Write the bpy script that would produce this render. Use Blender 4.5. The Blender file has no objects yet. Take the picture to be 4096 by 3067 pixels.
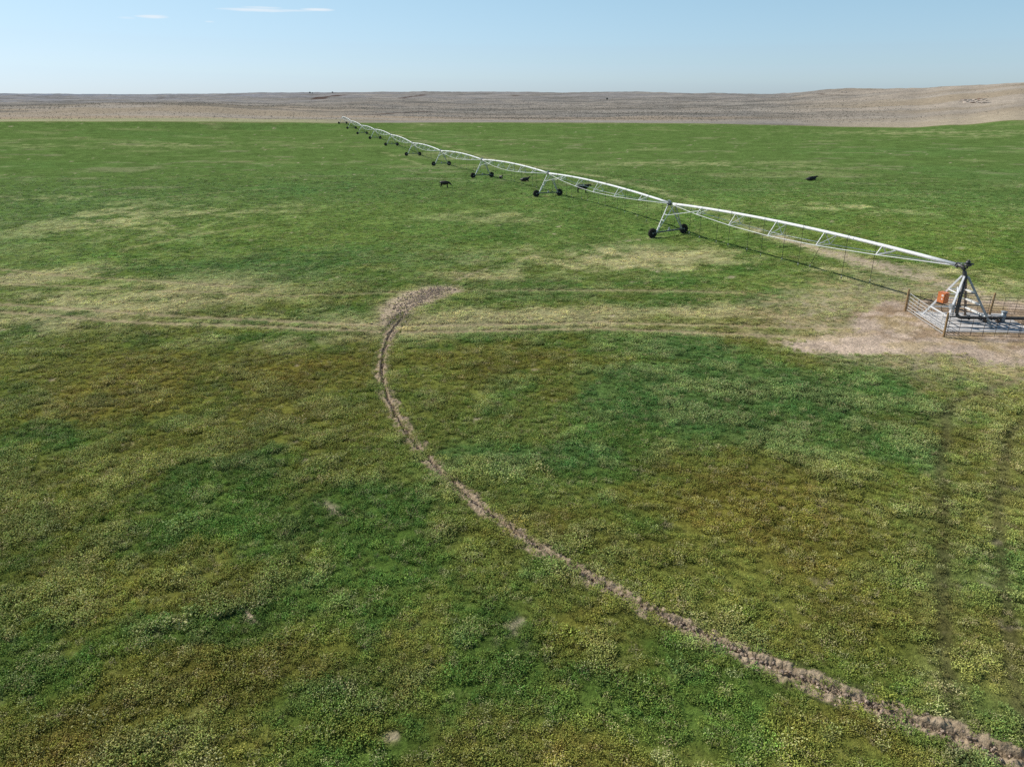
import bpy, bmesh, math, random
import numpy as np
from mathutils import Vector, Matrix
random.seed(7)
rng = np.random.default_rng(11)
S = bpy.context.scene
COL = S.collection

# ------------------------------------------------------------------ camera model (fitted to the place)
F, PITCH, H, W, HH = 2927.36, math.radians(21.535), 16.65, 4096.0, 3067.0
_c, _s = math.cos(PITCH), math.sin(PITCH)
def ray(px, py):
    """viewing direction through a photo pixel (4096 px wide)"""
    a = (px - W/2)/F; b = (py - HH/2)/F
    return np.array([a, _c - b*_s, -_s - b*_c])
def gp(px, py, z=0.0, k=1.8517):
    d = ray(px*k, py*k)
    t = (z - H)/d[2]
    return np.array([d[0]*t, d[1]*t])
PIV = np.array([32.67, 51.92]); Z0 = 1.03
TH = math.radians(108.22)
U = np.array([math.cos(TH), math.sin(TH)]); N = np.array([-U[1], U[0]])
R_RUT = 41.77
R_EDGE = 428.0
TOWER_D = np.cumsum([41.9, 42.2, 41.7, 41.0, 40.6, 41.8, 41.6, 41.8, 41.9, 41.8])
TOWER_Z = [0.24, 0.0, -0.9, -1.65, -1.9, -1.25, -1.05, -1.0, -0.2, 0.44]

# ------------------------------------------------------------------ numpy noise
_perm = rng.permutation(4096); _val = rng.random(4096)
def _h(ix, iy):
    return _val[(_perm[(ix.astype(np.int64)) & 4095] + iy.astype(np.int64)*57) & 4095]
def vnoise(x, y):
    ix = np.floor(x); iy = np.floor(y); fx = x-ix; fy = y-iy
    fx = fx*fx*(3-2*fx); fy = fy*fy*(3-2*fy)
    a = _h(ix, iy); b = _h(ix+1, iy); c = _h(ix, iy+1); d = _h(ix+1, iy+1)
    return (a*(1-fx)+b*fx)*(1-fy) + (c*(1-fx)+d*fx)*fy
def fbm(x, y, o=4, g=0.5):
    s = 0; a = 1; t = 0
    for i in range(o):
        s = s + a*vnoise(x*2**i + 37.3*i, y*2**i - 11.7*i); t += a; a *= g
    return s/t
def sstep(e0, e1, x):
    t = np.clip((x-e0)/(e1-e0), 0, 1); return t*t*(3-2*t)

# ------------------------------------------------------------------ terrain heights
# skyline and slopes read as columns: (photo x, edge y, [(range, photo y) ...])
COLS = [
 (0,    487, [(620,465),(780,447),(1000,431),(1300,429),(2500,408),(4500,388),(7500,376)]),
 (500,  486, [(620,458),(780,436),(1000,415),(1300,421),(2500,402),(4500,387),(7500,379)]),
 (780,  487, [(620,457),(780,435),(1000,412),(1300,420),(2500,400),(4000,384),(6500,377)]),
 (1080, 489, [(620,466),(780,447),(1000,428),(1300,424),(2200,402),(3400,380),(5000,372)]),
 (1359, 492, [(560,474),(700,457),(1000,437),(1600,410),(2400,392),(3400,378),(5000,371)]),
 (1900, 490, [(560,475),(700,462),(1000,442),(1500,420),(2500,393),(3600,376),(5000,367)]),
 (2250, 491, [(560,477),(750,458),(1100,436),(1600,416),(2500,394),(3600,378),(5000,372)]),
 (2500, 492, [(560,478),(800,455),(1200,430),(1800,408),(2600,390),(3600,374),(4500,368)]),
 (2800, 494, [(560,480),(800,454),(1200,428),(1800,405),(2600,390),(3600,378),(4500,375)]),
 (3080, 500, [(520,485),(750,458),(1100,430),(1600,405),(2300,388),(3200,379),(4500,378)]),
 (3390, 508, [(500,490),(700,460),(1000,428),(1500,394),(2000,370),(2400,358),(2900,358)]),
 (3650, 511, [(480,498),(650,468),(900,432),(1200,397),(1500,372),(1900,354),(2300,354)]),
 (3850, 500, [(480,486),(640,458),(850,424),(1100,388),(1350,362),(1700,342),(2100,342)]),
 (4096, 481, [(480,464),(620,440),(800,410),(1000,378),(1200,352),(1500,331),(1900,331)]),
]
def slope_of(px, py):
    d = ray(px, py); return d[2]/math.hypot(d[0], d[1])
def r_edge(az):
    sx, sy = np.sin(az), np.cos(az)
    b = sx*PIV[0] + sy*PIV[1]
    return b + np.sqrt(b*b - (PIV@PIV - R_EDGE**2))
_azk = []; _prof = []
_T = np.linspace(0, 3.6, 120)
for px, ye, kn in COLS:
    d = ray(px, 400); az = math.atan2(d[0], d[1]); re = float(r_edge(az))
    lt = [0.0]; sl = [slope_of(px, ye)]
    for r, y in kn:
        if r > re*1.05:
            lt.append(math.log(r/re)); sl.append(slope_of(px, y))
    zl = [H + re*math.exp(t)*s for t, s in zip(lt, sl)]
    lt.append(3.6); zl.append(zl[-1]-8)
    sl.append((zl[-1]-H)/(re*math.exp(3.6)))
    # interpolate slopes up to the last knot, constant height after it
    v = np.interp(_T, lt[:-1], sl[:-1]); rr = re*np.exp(_T)
    v = np.where(_T > lt[-2], (zl[-2]-6*(_T-lt[-2]) - H)/rr, v)
    k = np.exp(-0.5*(np.arange(-6, 7)/2.2)**2); k /= k.sum()
    vp = np.concatenate([np.full(6, v[0]), v, np.full(6, v[-1])])
    v2 = np.convolve(vp, k, 'valid'); w = np.clip(_T/0.08, 0, 1)
    _azk.append(az); _prof.append(v*(1-w)+v2*w)
_azk = np.array(_azk); _prof = np.array(_prof)
def prof_slope(az, t):
    az = np.clip(az, _azk[0], _azk[-1]); t = np.clip(t, 0, 3.6)
    i = np.clip(np.searchsorted(_azk, az)-1, 0, len(_azk)-2)
    fa = (az-_azk[i])/(_azk[i+1]-_azk[i]); fa = fa*fa*(3-2*fa)
    ft = t/3.6*(len(_T)-1); j = np.clip(ft.astype(int), 0, len(_T)-2); ft = ft-j
    return (_prof[i, j]*(1-ft)+_prof[i, j+1]*ft)*(1-fa) + (_prof[i+1, j]*(1-ft)+_prof[i+1, j+1]*ft)*fa
_cp = []
for a in range(110, 262, 12):
    _cp.append((PIV[0]+R_RUT*math.cos(math.radians(a)), PIV[1]+R_RUT*math.sin(math.radians(a)), 0.0 if a > 125 else 0.15))
_cp += [(PIV[0], PIV[1], Z0), (PIV[0]+4, PIV[1], Z0), (PIV[0]-4, PIV[1]-3, Z0-.02), (PIV[0], PIV[1]+5, Z0-.03), (0, 0, 0), (0, 22, 0), (-15, 30, 0), (-60, 60, 0.2), (-40, 40, 0), (45, 20, .3), (70, 60, .8)]
for d, z in zip(TOWER_D, TOWER_Z):
    p = PIV+U*d; _cp.append((p[0], p[1], z))
    if d > 100:
        for o in (60, -60): q = p+N*o; _cp.append((q[0], q[1], z+.1))
for px, py in ((2100, 726), (3244, 724), (1781, 752)):
    p = gp(px, py, -.5, 1); _cp.append((p[0], p[1], -.5))
for az in np.radians(np.arange(-50, 51, 5)):
    re = float(r_edge(az)); s = float(prof_slope(np.array([az]), np.array([0.0]))[0])
    _cp.append((re*math.sin(az), re*math.cos(az), H+re*s))
_cp = np.array(_cp)
_K = np.sqrt(((_cp[:, None, :2]-_cp[None, :, :2])**2).sum(-1) + 18.0**2)
_wgt = np.linalg.solve(np.block([[_K + 0*np.eye(len(_cp)), np.ones((len(_cp), 1))], [np.ones((1, len(_cp))), np.zeros((1, 1))]]) + 1e-9*np.eye(len(_cp)+1), np.append(_cp[:, 2], 0))
def field_z(x, y):
    z = np.full(x.shape, _wgt[-1])
    for (cx, cy, _), w in zip(_cp, _wgt[:-1]):
        z = z + w*np.sqrt((x-cx)**2+(y-cy)**2+18.0**2)
    return z
def height(x, y):
    x = np.atleast_1d(np.asarray(x, float)); y = np.atleast_1d(np.asarray(y, float))
    r = np.hypot(x, y)+1e-6; az = np.arctan2(x, y)
    azc = np.clip(az, -math.radians(50), math.radians(50)); re = r_edge(azc)
    z = np.zeros(x.shape)
    inside = r < re*1.02
    if inside.any(): z[inside] = field_z(x[inside], y[inside])
    t = np.log(np.maximum(r/re, 1.0))
    zo = H + np.maximum(r, re)*prof_slope(azc, t)
    w = sstep(0.93, 1.0, r/re)
    z = np.clip(z, -6, 9)*(1-w) + zo*w
    # rolling relief outside the field
    o = sstep(0.02, 0.5, t)
    z = z + o*np.minimum(r, 4000)*0.0038*(fbm(x/170, y/170, 4)-0.5) + o*np.minimum(r, 1600)*0.003*(fbm(x/38+9, y/38, 3)-0.5)
    z = z + (1-o)*0.10*(fbm(x/7, y/7, 3)-0.5)*sstep(0, 40, r)
    # flat pad around the pivot
    dp = np.hypot(x-PIV[0]-1, y-PIV[1]+.5); wp = 1-sstep(5.0, 10.0, dp)
    return z*(1-wp) + Z0*wp
def hz(x, y): return float(height([x], [y])[0])

# ------------------------------------------------------------------ land cover (weights laid out on the ground in metres)
BLOBS = [  # centre and radii read off the photo, stored as ground ellipses: kind, strength
 ('B',1600,880,380,105,1.0),('B',1420,770,140,30,.7),('B',1130,970,220,45,.75),('B',640,570,380,50,.55),('B',420,900,130,30,.4),('B',1000,560,160,25,.5),
 ('B',2000,1150,120,160,.4),('B',1900,960,160,60,.6),('B',1480,1560,120,50,.4),('B',800,1150,150,60,.35),('B',600,1270,140,60,.3),('B',1900,700,250,16,.3),('B',650,400,150,22,.4),('B',2120,1600,160,80,.4),
 ('O',1150,1140,230,90,.8),('O',1650,1110,380,80,.75),('O',230,860,260,80,.55),('O',1250,1370,300,70,.7),('O',350,1500,420,110,.85),('O',1080,780,240,36,.7),('O',1050,1560,480,80,.6),('O',650,800,180,40,.5),('O',120,1150,200,80,.5),('O',1850,1500,260,70,.5),('O',480,1080,220,40,.3),
 ('D',1080,690,460,34,.75),('D',300,650,380,55,.6),('D',1330,560,320,40,.75),('D',330,470,340,55,.38),('D',1600,695,260,26,.6),('D',1850,610,240,26,.55),('D',1850,480,280,22,.4),('D',80,600,200,30,.5),('D',1050,600,260,26,.5),('D',100,425,260,12,.3),('D',700,730,260,22,.35),('D',2050,620,200,28,.6),
 ('D',1100,470,260,22,.28),('D',2000,290,300,10,.3),('D',1500,345,300,12,.3),('D',300,310,300,8,.25),('D',700,1010,60,12,.5),
 ('S',700,1000,40,7,.5),('S',760,1100,40,9,.45),('S',535,1300,12,18,.6),('S',660,1080,50,20,.3),('S',1350,1475,12,9,.5),('S',415,1510,20,20,.4),('S',480,1210,20,14,.4),('S',740,1580,14,20,.4),('S',1020,1330,26,12,.3),
]
_bl = []
for k, cx, cy, rx, ry, st in BLOBS:
    c = gp(cx, cy); ax = np.linalg.norm(gp(cx+rx, cy)-c)
    ay = np.linalg.norm(gp(cx, cy-ry*.9)-gp(cx, cy+ry*.9))/2
    az = math.atan2(c[0], c[1]); _bl.append((k, c, ax, ay, az, st))
def seg_d(x, y, pts):
    best = np.full(x.shape, 1e9)
    for (ax, ay), (bx, by) in zip(pts[:-1], pts[1:]):
        vx, vy = bx-ax, by-ay; t = np.clip(((x-ax)*vx+(y-ay)*vy)/(vx*vx+vy*vy), 0, 1)
        best = np.minimum(best, np.hypot(x-ax-t*vx, y-ay-t*vy))
    return best
TRACKS = [
 ([(-95,66),(-60,60.5),(-42.1,58.1),(-29.3,55.4),(-21.9,54.6),(-9,52.8),(6.8,52.6),(17,49.8),(22,48.5)], .27, 1.0),
 ([(-95,70),(-60,63.5),(-43.9,60.4),(-35,58.9),(-26.6,57.0),(-9.1,54.4),(6.9,54.3),(18,51.8),(24,50.8)], .27, 1.0),
 ([(-95,78),(-50,68),(-20.8,63.6),(-6.2,65.2),(8.1,64.6),(20,62)], .28, .6),
 ([(-95,84),(-60,76),(-42,70.5),(-24,66.8)], .3, .7),
 ([(30,40.5),(24,37),(20.8,31.7),(16.7,24),(14,18.9),(11,12)], .18, .3),
 ([(32,38),(25.5,34),(20.9,27.4),(17.4,21.2),(15.6,17.9),(13,12)], .18, .3),
]
TRAIL = [(40,60),(38,66),(34.6,75.4),(30.5,88),(28.6,100.7),(26.8,117.2),(26.1,144.4),(20,170),(8,200),(-8,240),(-25,290),(-60,380)]
TRAIL2 = [(-23.4,207),(-31.6,230.7),(-44,262)]
def cover(x, y):
    """weights: blue-green, olive, dry, soil, track, lush"""
    wx = x + 3.0*(fbm(x/6, y/6, 3)-.5)*2; wy = y + 3.0*(fbm(x/6+50, y/6, 3)-.5)*2
    n1 = fbm(x/9, y/9, 4); n2 = fbm(x/2.2+5, y/2.2, 3); n3 = fbm(x/35+3, y/35, 4); n4 = fbm(x/.7, y/.7, 2)
    r = np.hypot(x, y)
    w = dict(B=np.zeros(x.shape), O=np.zeros(x.shape), D=np.zeros(x.shape), S=np.zeros(x.shape))
    for k, c, ax, ay, az, st in _bl:
        dx = wx-c[0]; dy = wy-c[1]; ca, sa = math.cos(az), math.sin(az)
        u = (dx*ca-dy*sa)/ax; v = (dx*sa+dy*ca)/ay
        w[k] = np.maximum(w[k], st*np.exp(-1.1*(u*u+v*v)**1.3))
    rough = 1.1*(n1-.5) + .95*(n2-.5) + .45*(n4-.5)
    def patch(k): return w[k]**.35*sstep(.12, .62, w[k] + rough*(w[k] > .02))*np.minimum(1, w[k]*1.6+.25)
    B = np.clip(patch('B') + sstep(.55, .75, n3+.3*(n2-.5))*.35, 0, 1)
    O = np.clip(patch('O')*.8 + sstep(.5, .72, fbm(x/14+9, y/14+4, 3))*.35*sstep(90, 40, r), 0, 1)
    D = np.clip(patch('D')*.9, 0, 1)
    # dry streaks across the far field
    D = np.maximum(D, sstep(.60, .76, fbm(x/26+2, y/16+7, 5))*.15*sstep(70, 120, r))
    D = np.maximum(D, sstep(.68, .80, fbm(x/40+2, y/30+17, 6))*.15*sstep(150, 260, r))
    S_ = np.clip(w['S']*sstep(.42, .62, n4)*1.3, 0, 1)
    S_ = np.maximum(S_, sstep(.74, .86, fbm(x/1.6+31, y/1.3, 4))*.55*sstep(.35, .6, n4))
    S_ = np.maximum(S_, sstep(.66, .76, fbm(x/12+3, y/9+1, 4))*.16*sstep(110, 170, r)*sstep(420, 300, r))
    # bare ground round the pivot
    poly = [(13.5,48.6),(18.6,48.3),(25,51.5),(29.2,57.2),(36,58),(60,59)]
    low = [(13.5,48.4),(18.6,47.2),(22.6,45.9),(32.7,44.6),(60,41.5)]
    up = np.interp(wx, [p[0] for p in poly], [p[1] for p in poly]); lo = np.interp(wx, [p[0] for p in low], [p[1] for p in low])
    e = np.minimum(up+.6-wy, wy-lo+.6)
    bare = sstep(-1.6, 1.4, e + 2.2*(n2-.5))*sstep(15.0, 18.0, wx)
    ring = sstep(17, 9, np.hypot(x-PIV[0], y-PIV[1])+4*(n2-.5))
    S_ = np.maximum(S_, bare)
    D = np.maximum(D, ring*.5); S_ = np.maximum(S_, ring*.35*(n4*1.6))
    S_ = np.maximum(S_, .7*sstep(1.5, .5, seg_d(wx, wy, [(31.5,45.5),(35,42),(40,38.5),(48,34)]))*(.5+n4))
    # trampled mud patch where the rut widens
    mp = seg_d(wx*.35+x*.65, wy*.35+y*.65, [(-7.2,65.2),(-8.2,63.0),(-8.8,60),(-9.3,56.2)])
    mud = sstep(1.9, .7, mp + 1.6*(n2-.5) - .9*sstep(57, 62, y))
    S_ = np.maximum(S_, mud*(.25+.8*n4)*sstep(.2, .5, n2)); tr_m = mud; D = np.maximum(D, sstep(3.6, 1.2, mp)*.5)
    # wheel ruts and trails
    tr = mud*.35; dk = np.zeros(x.shape)
    for pts, hw, st in TRACKS:
        d = seg_d(x + .3*(n2-.5), y + .3*(n1-.5), pts)
        g_ = st*sstep(hw+.22, hw*.6, d)*sstep(.25, .5, n2*.5+n1*.6)
        if hw < .2: dk = np.maximum(dk, sstep(hw+.25, hw*.5, d)*sstep(.25, .5, n2*.5+n1*.6)); g_ = g_*.35
        tr = np.maximum(tr, g_)
        D = np.maximum(D, .35*st*sstep(1.5, .5, d)*n2*1.5)
    rp = np.hypot(x-PIV[0], y-PIV[1]); ang = np.degrees(np.arctan2(y-PIV[1], x-PIV[0])) % 360
    for td in TOWER_D[1:]:
        for off in (0,):
            g = sstep(.47, .62, fbm(ang/7.0+td, np.full(x.shape, td*.37), 3))
            tr = np.maximum(tr, .30*sstep(.7, .25, np.abs(rp-td))*g*sstep(120, 60, np.abs(ang-108.2)+0))
    tl = np.minimum(seg_d(wx*.3+x*.7, wy*.3+y*.7, TRAIL), seg_d(x, y, TRAIL2)+.3)
    fade = sstep(105, 66, y); S_ = np.maximum(S_, (.22+.5*fade)*sstep(.7+.7*fade, .3, tl)*sstep(.42, .62, n2*.5+n1*.5+.12*fade)*sstep(57, 62, y)); D = np.maximum(D, (.25+.35*fade)*sstep(2.4, .6, tl)*sstep(.3, .6, n2))
    S_ = np.maximum(S_, .55*sstep(3.0, .5, seg_d(wx, wy, [(39,58.5),(37,64),(35.3,72),(33.6,78)])))
    # rut line
    rd = np.abs(rp-R_RUT); strong = sstep(170, 178, ang)*sstep(275, 262, ang)
    rut = sstep(.42, .22, rd - .12*sstep(205, 245, ang) + .25*(n4-.5))*(strong*1.0) + sstep(.40, .12, rd)*.7*(1-strong)*sstep(108, 112, ang)*sstep(181, 172, ang)*sstep(.3, .55, n1)
    P_ = sstep(110, 60, r)*.8*sstep(.50, .70, fbm(x/1.5+40, y/1.5, 4) + .10*(w['B']+w['D']-w['O']) + .30*(fbm(x/16, y/16+8, 2)-.5))*(1-.6*D)
    return B, O, D, S_, tr, rut, n1, n2, n4, ang, rd, strong, P_, dk
DEEP = np.array([.092, .185, .036]); PALE = np.array([.31, .325, .145]); GREEN = np.array([.178, .248, .058]); BLUE = np.array([.095, .185, .052]); OLIVE = np.array([.235, .205, .042])
DRY = np.array([.50, .455, .25]); SOIL = np.array([.53, .415, .32]); TRK = np.array([.42, .34, .21]); FAR = np.array([.106, .170, .047])
def mix(a, b, w): return a*(1-w[:, None]) + b*w[:, None]
def veg_color(x, y, cv=None):
    B, O, D, S_, tr, rut, n1, n2, n4, ang, rd, strong, P_, dk = cv if cv is not None else cover(x, y)
    r = np.hypot(x, y)
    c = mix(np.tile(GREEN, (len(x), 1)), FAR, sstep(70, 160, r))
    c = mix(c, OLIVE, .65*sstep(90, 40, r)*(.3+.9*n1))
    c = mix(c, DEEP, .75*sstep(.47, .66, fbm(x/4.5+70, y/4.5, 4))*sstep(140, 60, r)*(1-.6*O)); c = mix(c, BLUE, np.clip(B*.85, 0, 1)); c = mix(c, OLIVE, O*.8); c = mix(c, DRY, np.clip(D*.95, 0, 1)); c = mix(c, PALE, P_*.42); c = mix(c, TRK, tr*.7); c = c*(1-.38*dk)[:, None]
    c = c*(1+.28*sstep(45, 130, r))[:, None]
    return c*(.72+.56*n2)[:, None]
def range_color(x, y, t, az):
    n = fbm(x/60, y/60, 4); m = fbm(x/260+4, y/260, 3); r = np.hypot(x, y)
    sage = np.array([.240, .224, .203]); tan_ = np.array([.375, .322, .262]); brown = np.array([.30, .245, .175]); blue = np.array([.255, .262, .290]); orange = np.array([.40, .30, .20]); pale = np.array([.33, .33, .20])
    az_d = np.degrees(az)
    c = np.tile(sage, (len(x), 1))
    c = mix(c, tan_, sstep(.42, .62, n)*.55)
    right = sstep(17, 29, az_d+ (m-.5)*10); c = mix(c, tan_*1.05, right*.85)
    left = sstep(-8, -17, az_d); nearb = sstep(1.05, .75, t)
    c = mix(c, brown*1.25, left*nearb*.7); c = mix(c, tan_*.95, left*nearb*sstep(.45, .6, n)*.8)
    c = mix(c, blue, sstep(1.0, 2.0, t)*(1-right)*(.45+.45*left))  # distance haze painted into the land's base colour, here and on the next line
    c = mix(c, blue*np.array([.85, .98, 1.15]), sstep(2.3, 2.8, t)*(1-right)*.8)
    band = sstep(.05, .14, t)*sstep(.34, .22, t)
    c = mix(c, orange, band*(1-right*.6)*.5)
    c = mix(c, np.array([.150, .142, .125]), sstep(.44, .62, fbm(x/160+7, y/60, 5))*.7*(1-right*.6)); c = mix(c, np.array([.36, .33, .29]), sstep(.5, .7, fbm(x/200+17, y/70, 5))*.6)
    # gullies
    for pts, hw, st in GULLIES:
        c = mix(c, np.array([.09, .06, .05]), st*sstep(hw, hw*.5, seg_d(x, y, pts)))
    ridge = fbm(x/420+2, y/150+5, 4); c = mix(c, tan_*1.12, right*sstep(.48, .62, ridge)*.6); c = mix(c, brown*1.1, right*sstep(.52, .38, ridge)*.8)
    c = mix(c, np.array([.34, .345, .20]), left*sstep(.20, .08, t)*.9)
    c = mix(c, np.array([.46, .40, .30]), right*sstep(.35, .08, t)*.5)
    return c*(.84+.16*fbm(x/9, y/9, 3)+.16*rng.random(len(x)))[:, None]
def far_pt(px, py):
    """walk out along a sight line until it meets the land"""
    d = ray(px, py); h = math.hypot(d[0], d[1]); rr = np.geomspace(300, 9000, 900)
    xs, ys = d[0]/h*rr, d[1]/h*rr
    zz = height(xs, ys); los = H + rr*d[2]/h
    i = int(np.argmax(zz >= los)) if (zz >= los).any() else 899
    return xs[i], ys[i]
GULLIES = []
for pl, hw, st in (([(1447,458),(1560,455),(1640,450),(1745,446)], 5, .8), ([(1270,397),(1300,388),(1345,384),(1365,381)], 26, .9), ([(1605,394),(1640,388),(1695,379)], 18, .7), ([(3130,388),(3350,380)], 9, .6), ([(2055,386),(2080,381)], 16, .5), ([(640,394),(680,392)], 26, .6)):
    GULLIES.append(([far_pt(*p) for p in pl], hw, st))

# ------------------------------------------------------------------ materials
def new_mat(name):
    m = bpy.data.materials.new(name); m.use_nodes = True; nt = m.node_tree
    b = nt.nodes['Principled BSDF']; return m, nt, b
def simple(name, col, rough=.6, metal=0, nscale=6, namt=.25, bump=0, bscale=40, dark=None):
    m, nt, b = new_mat(name)
    tc = nt.nodes.new('ShaderNodeTexCoord')
    no = nt.nodes.new('ShaderNodeTexNoise'); no.inputs['Scale'].default_value = nscale; no.inputs['Detail'].default_value = 6
    nt.links.new(tc.outputs['Object'], no.inputs['Vector'])
    mx = nt.nodes.new('ShaderNodeMix'); mx.data_type = 'RGBA'
    d = dark or [c*(1-namt) for c in col]
    mx.inputs[6].default_value = (*d, 1); mx.inputs[7].default_value = (*[min(1, c*(1+namt*.5)) for c in col], 1)
    rp = nt.nodes.new('ShaderNodeMapRange'); rp.inputs[1].default_value = .35; rp.inputs[2].default_value = .65
    nt.links.new(no.outputs['Fac'], rp.inputs[0]); nt.links.new(rp.outputs[0], mx.inputs[0]); nt.links.new(mx.outputs[2], b.inputs['Base Color'])
    b.inputs['Roughness'].default_value = rough; b.inputs['Metallic'].default_value = metal
    if bump:
        n2 = nt.nodes.new('ShaderNodeTexNoise'); n2.inputs['Scale'].default_value = bscale; n2.inputs['Detail'].default_value = 5
        nt.links.new(tc.outputs['Object'], n2.inputs['Vector'])
        bp = nt.nodes.new('ShaderNodeBump'); bp.inputs['Distance'].default_value = bump
        nt.links.new(n2.outputs['Fac'], bp.inputs['Height']); nt.links.new(bp.outputs['Normal'], b.inputs['Normal'])
    return m
M_GALV = simple('galvanised_steel', (.62, .64, .68), .45, .25, 3, .16)
M_BRIGHT = simple('bright_galvanised_steel', (.80, .81, .83), .5, 0, 4, .14)
M_GALVD = simple('weathered_shaded_steel', (.42, .44, .47), .5, .4, 5, .3)
M_DARKSTEEL = simple('dark_steel', (.10, .115, .125), .5, .5, 8, .35)
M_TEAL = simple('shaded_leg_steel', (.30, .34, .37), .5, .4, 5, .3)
M_RUBBER = simple('tyre_rubber', (.014, .014, .015), .85, 0, 12, .4, dark=(.030, .024, .018))
M_HOSE = simple('black_hose', (.018, .019, .022), .6)
M_BLACKPIPE = simple('black_coated_pipe', (.030, .033, .038), .42, 0, 7, .4, dark=(.07, .065, .06))
M_WHITE = simple('white_plastic', (.78, .78, .76), .4)
M_ORANGE = simple('orange_enamel', (.66, .205, .07), .42, 0, 9, .22)
M_LABEL = simple('pale_label', (.78, .66, .60), .6, 0, 14, .3)
M_WOOD = simple('post_wood', (.36, .235, .11), .85, 0, 9, .45, .004, 60, dark=(.20, .13, .07))
M_RUST = simple('rusty_brown_steel', (.17, .125, .095), .8, .1, 10, .4)
M_WIRE = simple('rusted_wire', (.11, .085, .07), .7, .3, 8, .4)
M_WIREG = simple('bright_wire', (.74, .72, .69), .5, .4, 8, .3)
M_CONC = simple('concrete', (.60, .575, .555), .9, 0, 2.2, .22, .004, 30)
M_HIDE = simple('black_hide', (.010, .009, .009), .55, 0, 5, .3, .006, 40)
M_HIDEB = simple('brown_black_hide', (.012, .009, .008), .55, 0, 3, .3, .006, 40, dark=(.026, .014, .008))
M_ROCK = simple('pale_sandstone', (.50, .43, .37), .95, 0, .25, .35, .15, 1.2)
M_ROCKD = simple('brown_sandstone', (.16, .10, .075), .95, 0, .3, .35, .15, 1.2)
M_LEAF = simple('far_tree_leaves', (.10, .13, .12), .8, 0, 1.0, .4)  # leaf colour lightened and blued to carry the distance haze
M_BARK = simple('far_tree_bark', (.10, .075, .055), .9)

def terrain_material():
    m, nt, b = new_mat('ground_cover'); L = nt.links.new; nd = nt.nodes.new
    at = nd('ShaderNodeAttribute'); at.attribute_name = 'cover'
    geo = nd('ShaderNodeNewGeometry')
    def noise(scale, detail=5, rough=.6, sx=1, sy=1):
        mp = nd('ShaderNodeMapping'); mp.inputs['Scale'].default_value = (sx, sy, 1); L(geo.outputs['Position'], mp.inputs[0])
        n = nd('ShaderNodeTexNoise'); n.inputs['Scale'].default_value = scale; n.inputs['Detail'].default_value = detail; n.inputs['Roughness'].default_value = rough
        L(mp.outputs[0], n.inputs['Vector']); return n
    def rng_(n, a, b_, c, d):
        r = nd('ShaderNodeMapRange'); r.inputs[1].default_value = a; r.inputs[2].default_value = b_; r.inputs[3].default_value = c; r.inputs[4].default_value = d
        L(n, r.inputs[0]); return r.outputs[0]
    nf = noise(5.5, 4, .75); nm = noise(.9, 5, .7); nl = noise(.16, 4, .6)
    mul = nd('ShaderNodeMath'); mul.operation = 'MULTIPLY'; L(rng_(nf.outputs['Fac'], .3, .7, .62, 1.38), mul.inputs[0]); L(rng_(nm.outputs['Fac'], .3, .7, .72, 1.28), mul.inputs[1])
    mul2 = nd('ShaderNodeMath'); mul2.operation = 'MULTIPLY'; L(mul.outputs[0], mul2.inputs[0]); L(rng_(nl.outputs['Fac'], .3, .7, .86, 1.14), mul2.inputs[1])
    vm = nd('ShaderNodeVectorMath'); vm.operation = 'SCALE'; L(at.outputs['Color'], vm.inputs[0]); L(mul2.outputs[0], vm.inputs['Scale'])
    # dry flecks
    fl = nd('ShaderNodeMix'); fl.data_type = 'RGBA'; L(vm.outputs[0], fl.inputs[6]); fl.inputs[7].default_value = (.26, .235, .12, 1)
    nfl = noise(1.7, 6, .7, 1, 1); L(rng_(nfl.outputs['Fac'], .58, .78, 0, .45), fl.inputs[0])
    L(fl.outputs[2], b.inputs['Base Color']); b.inputs['Roughness'].default_value = 1; b.inputs['Specular IOR Level'].default_value = 0
    nb = noise(3.2, 6, .7); bp = nd('ShaderNodeBump'); bp.inputs['Distance'].default_value = .22; bp.inputs['Strength'].default_value = .8
    L(nb.outputs['Fac'], bp.inputs['Height']); L(bp.outputs['Normal'], b.inputs['Normal'])
    return m
def soil_material():
    m, nt, b = new_mat('crumbled_soil'); L = nt.links.new; nd = nt.nodes.new
    geo = nd('ShaderNodeNewGeometry'); n = nd('ShaderNodeTexNoise'); n.inputs['Scale'].default_value = 4; n.inputs['Detail'].default_value = 8; n.inputs['Roughness'].default_value = .7
    L(geo.outputs['Position'], n.inputs['Vector'])
    cr = nd('ShaderNodeValToRGB'); e = cr.color_ramp.elements; e[0].position = .3; e[0].color = (.20, .15, .095, 1); e[1].position = .68; e[1].color = (.50, .395, .275, 1)
    L(n.outputs['Fac'], cr.inputs[0]); at = nd('ShaderNodeAttribute'); at.attribute_name = 'green'
    mx = nd('ShaderNodeMix'); mx.data_type = 'RGBA'; L(cr.outputs[0], mx.inputs[6]); mx.inputs[7].default_value = (.085, .10, .03, 1); L(at.outputs['Fac'], mx.inputs[0])
    L(mx.outputs[2], b.inputs['Base Color']); b.inputs['Roughness'].default_value = 1; b.inputs['Specular IOR Level'].default_value = .05
    n2 = nd('ShaderNodeTexNoise'); n2.inputs['Scale'].default_value = 16; n2.inputs['Detail'].default_value = 6; L(geo.outputs['Position'], n2.inputs['Vector'])
    bp = nd('ShaderNodeBump'); bp.inputs['Distance'].default_value = .05; L(n2.outputs['Fac'], bp.inputs['Height']); L(bp.outputs['Normal'], b.inputs['Normal'])
    return m
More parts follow.
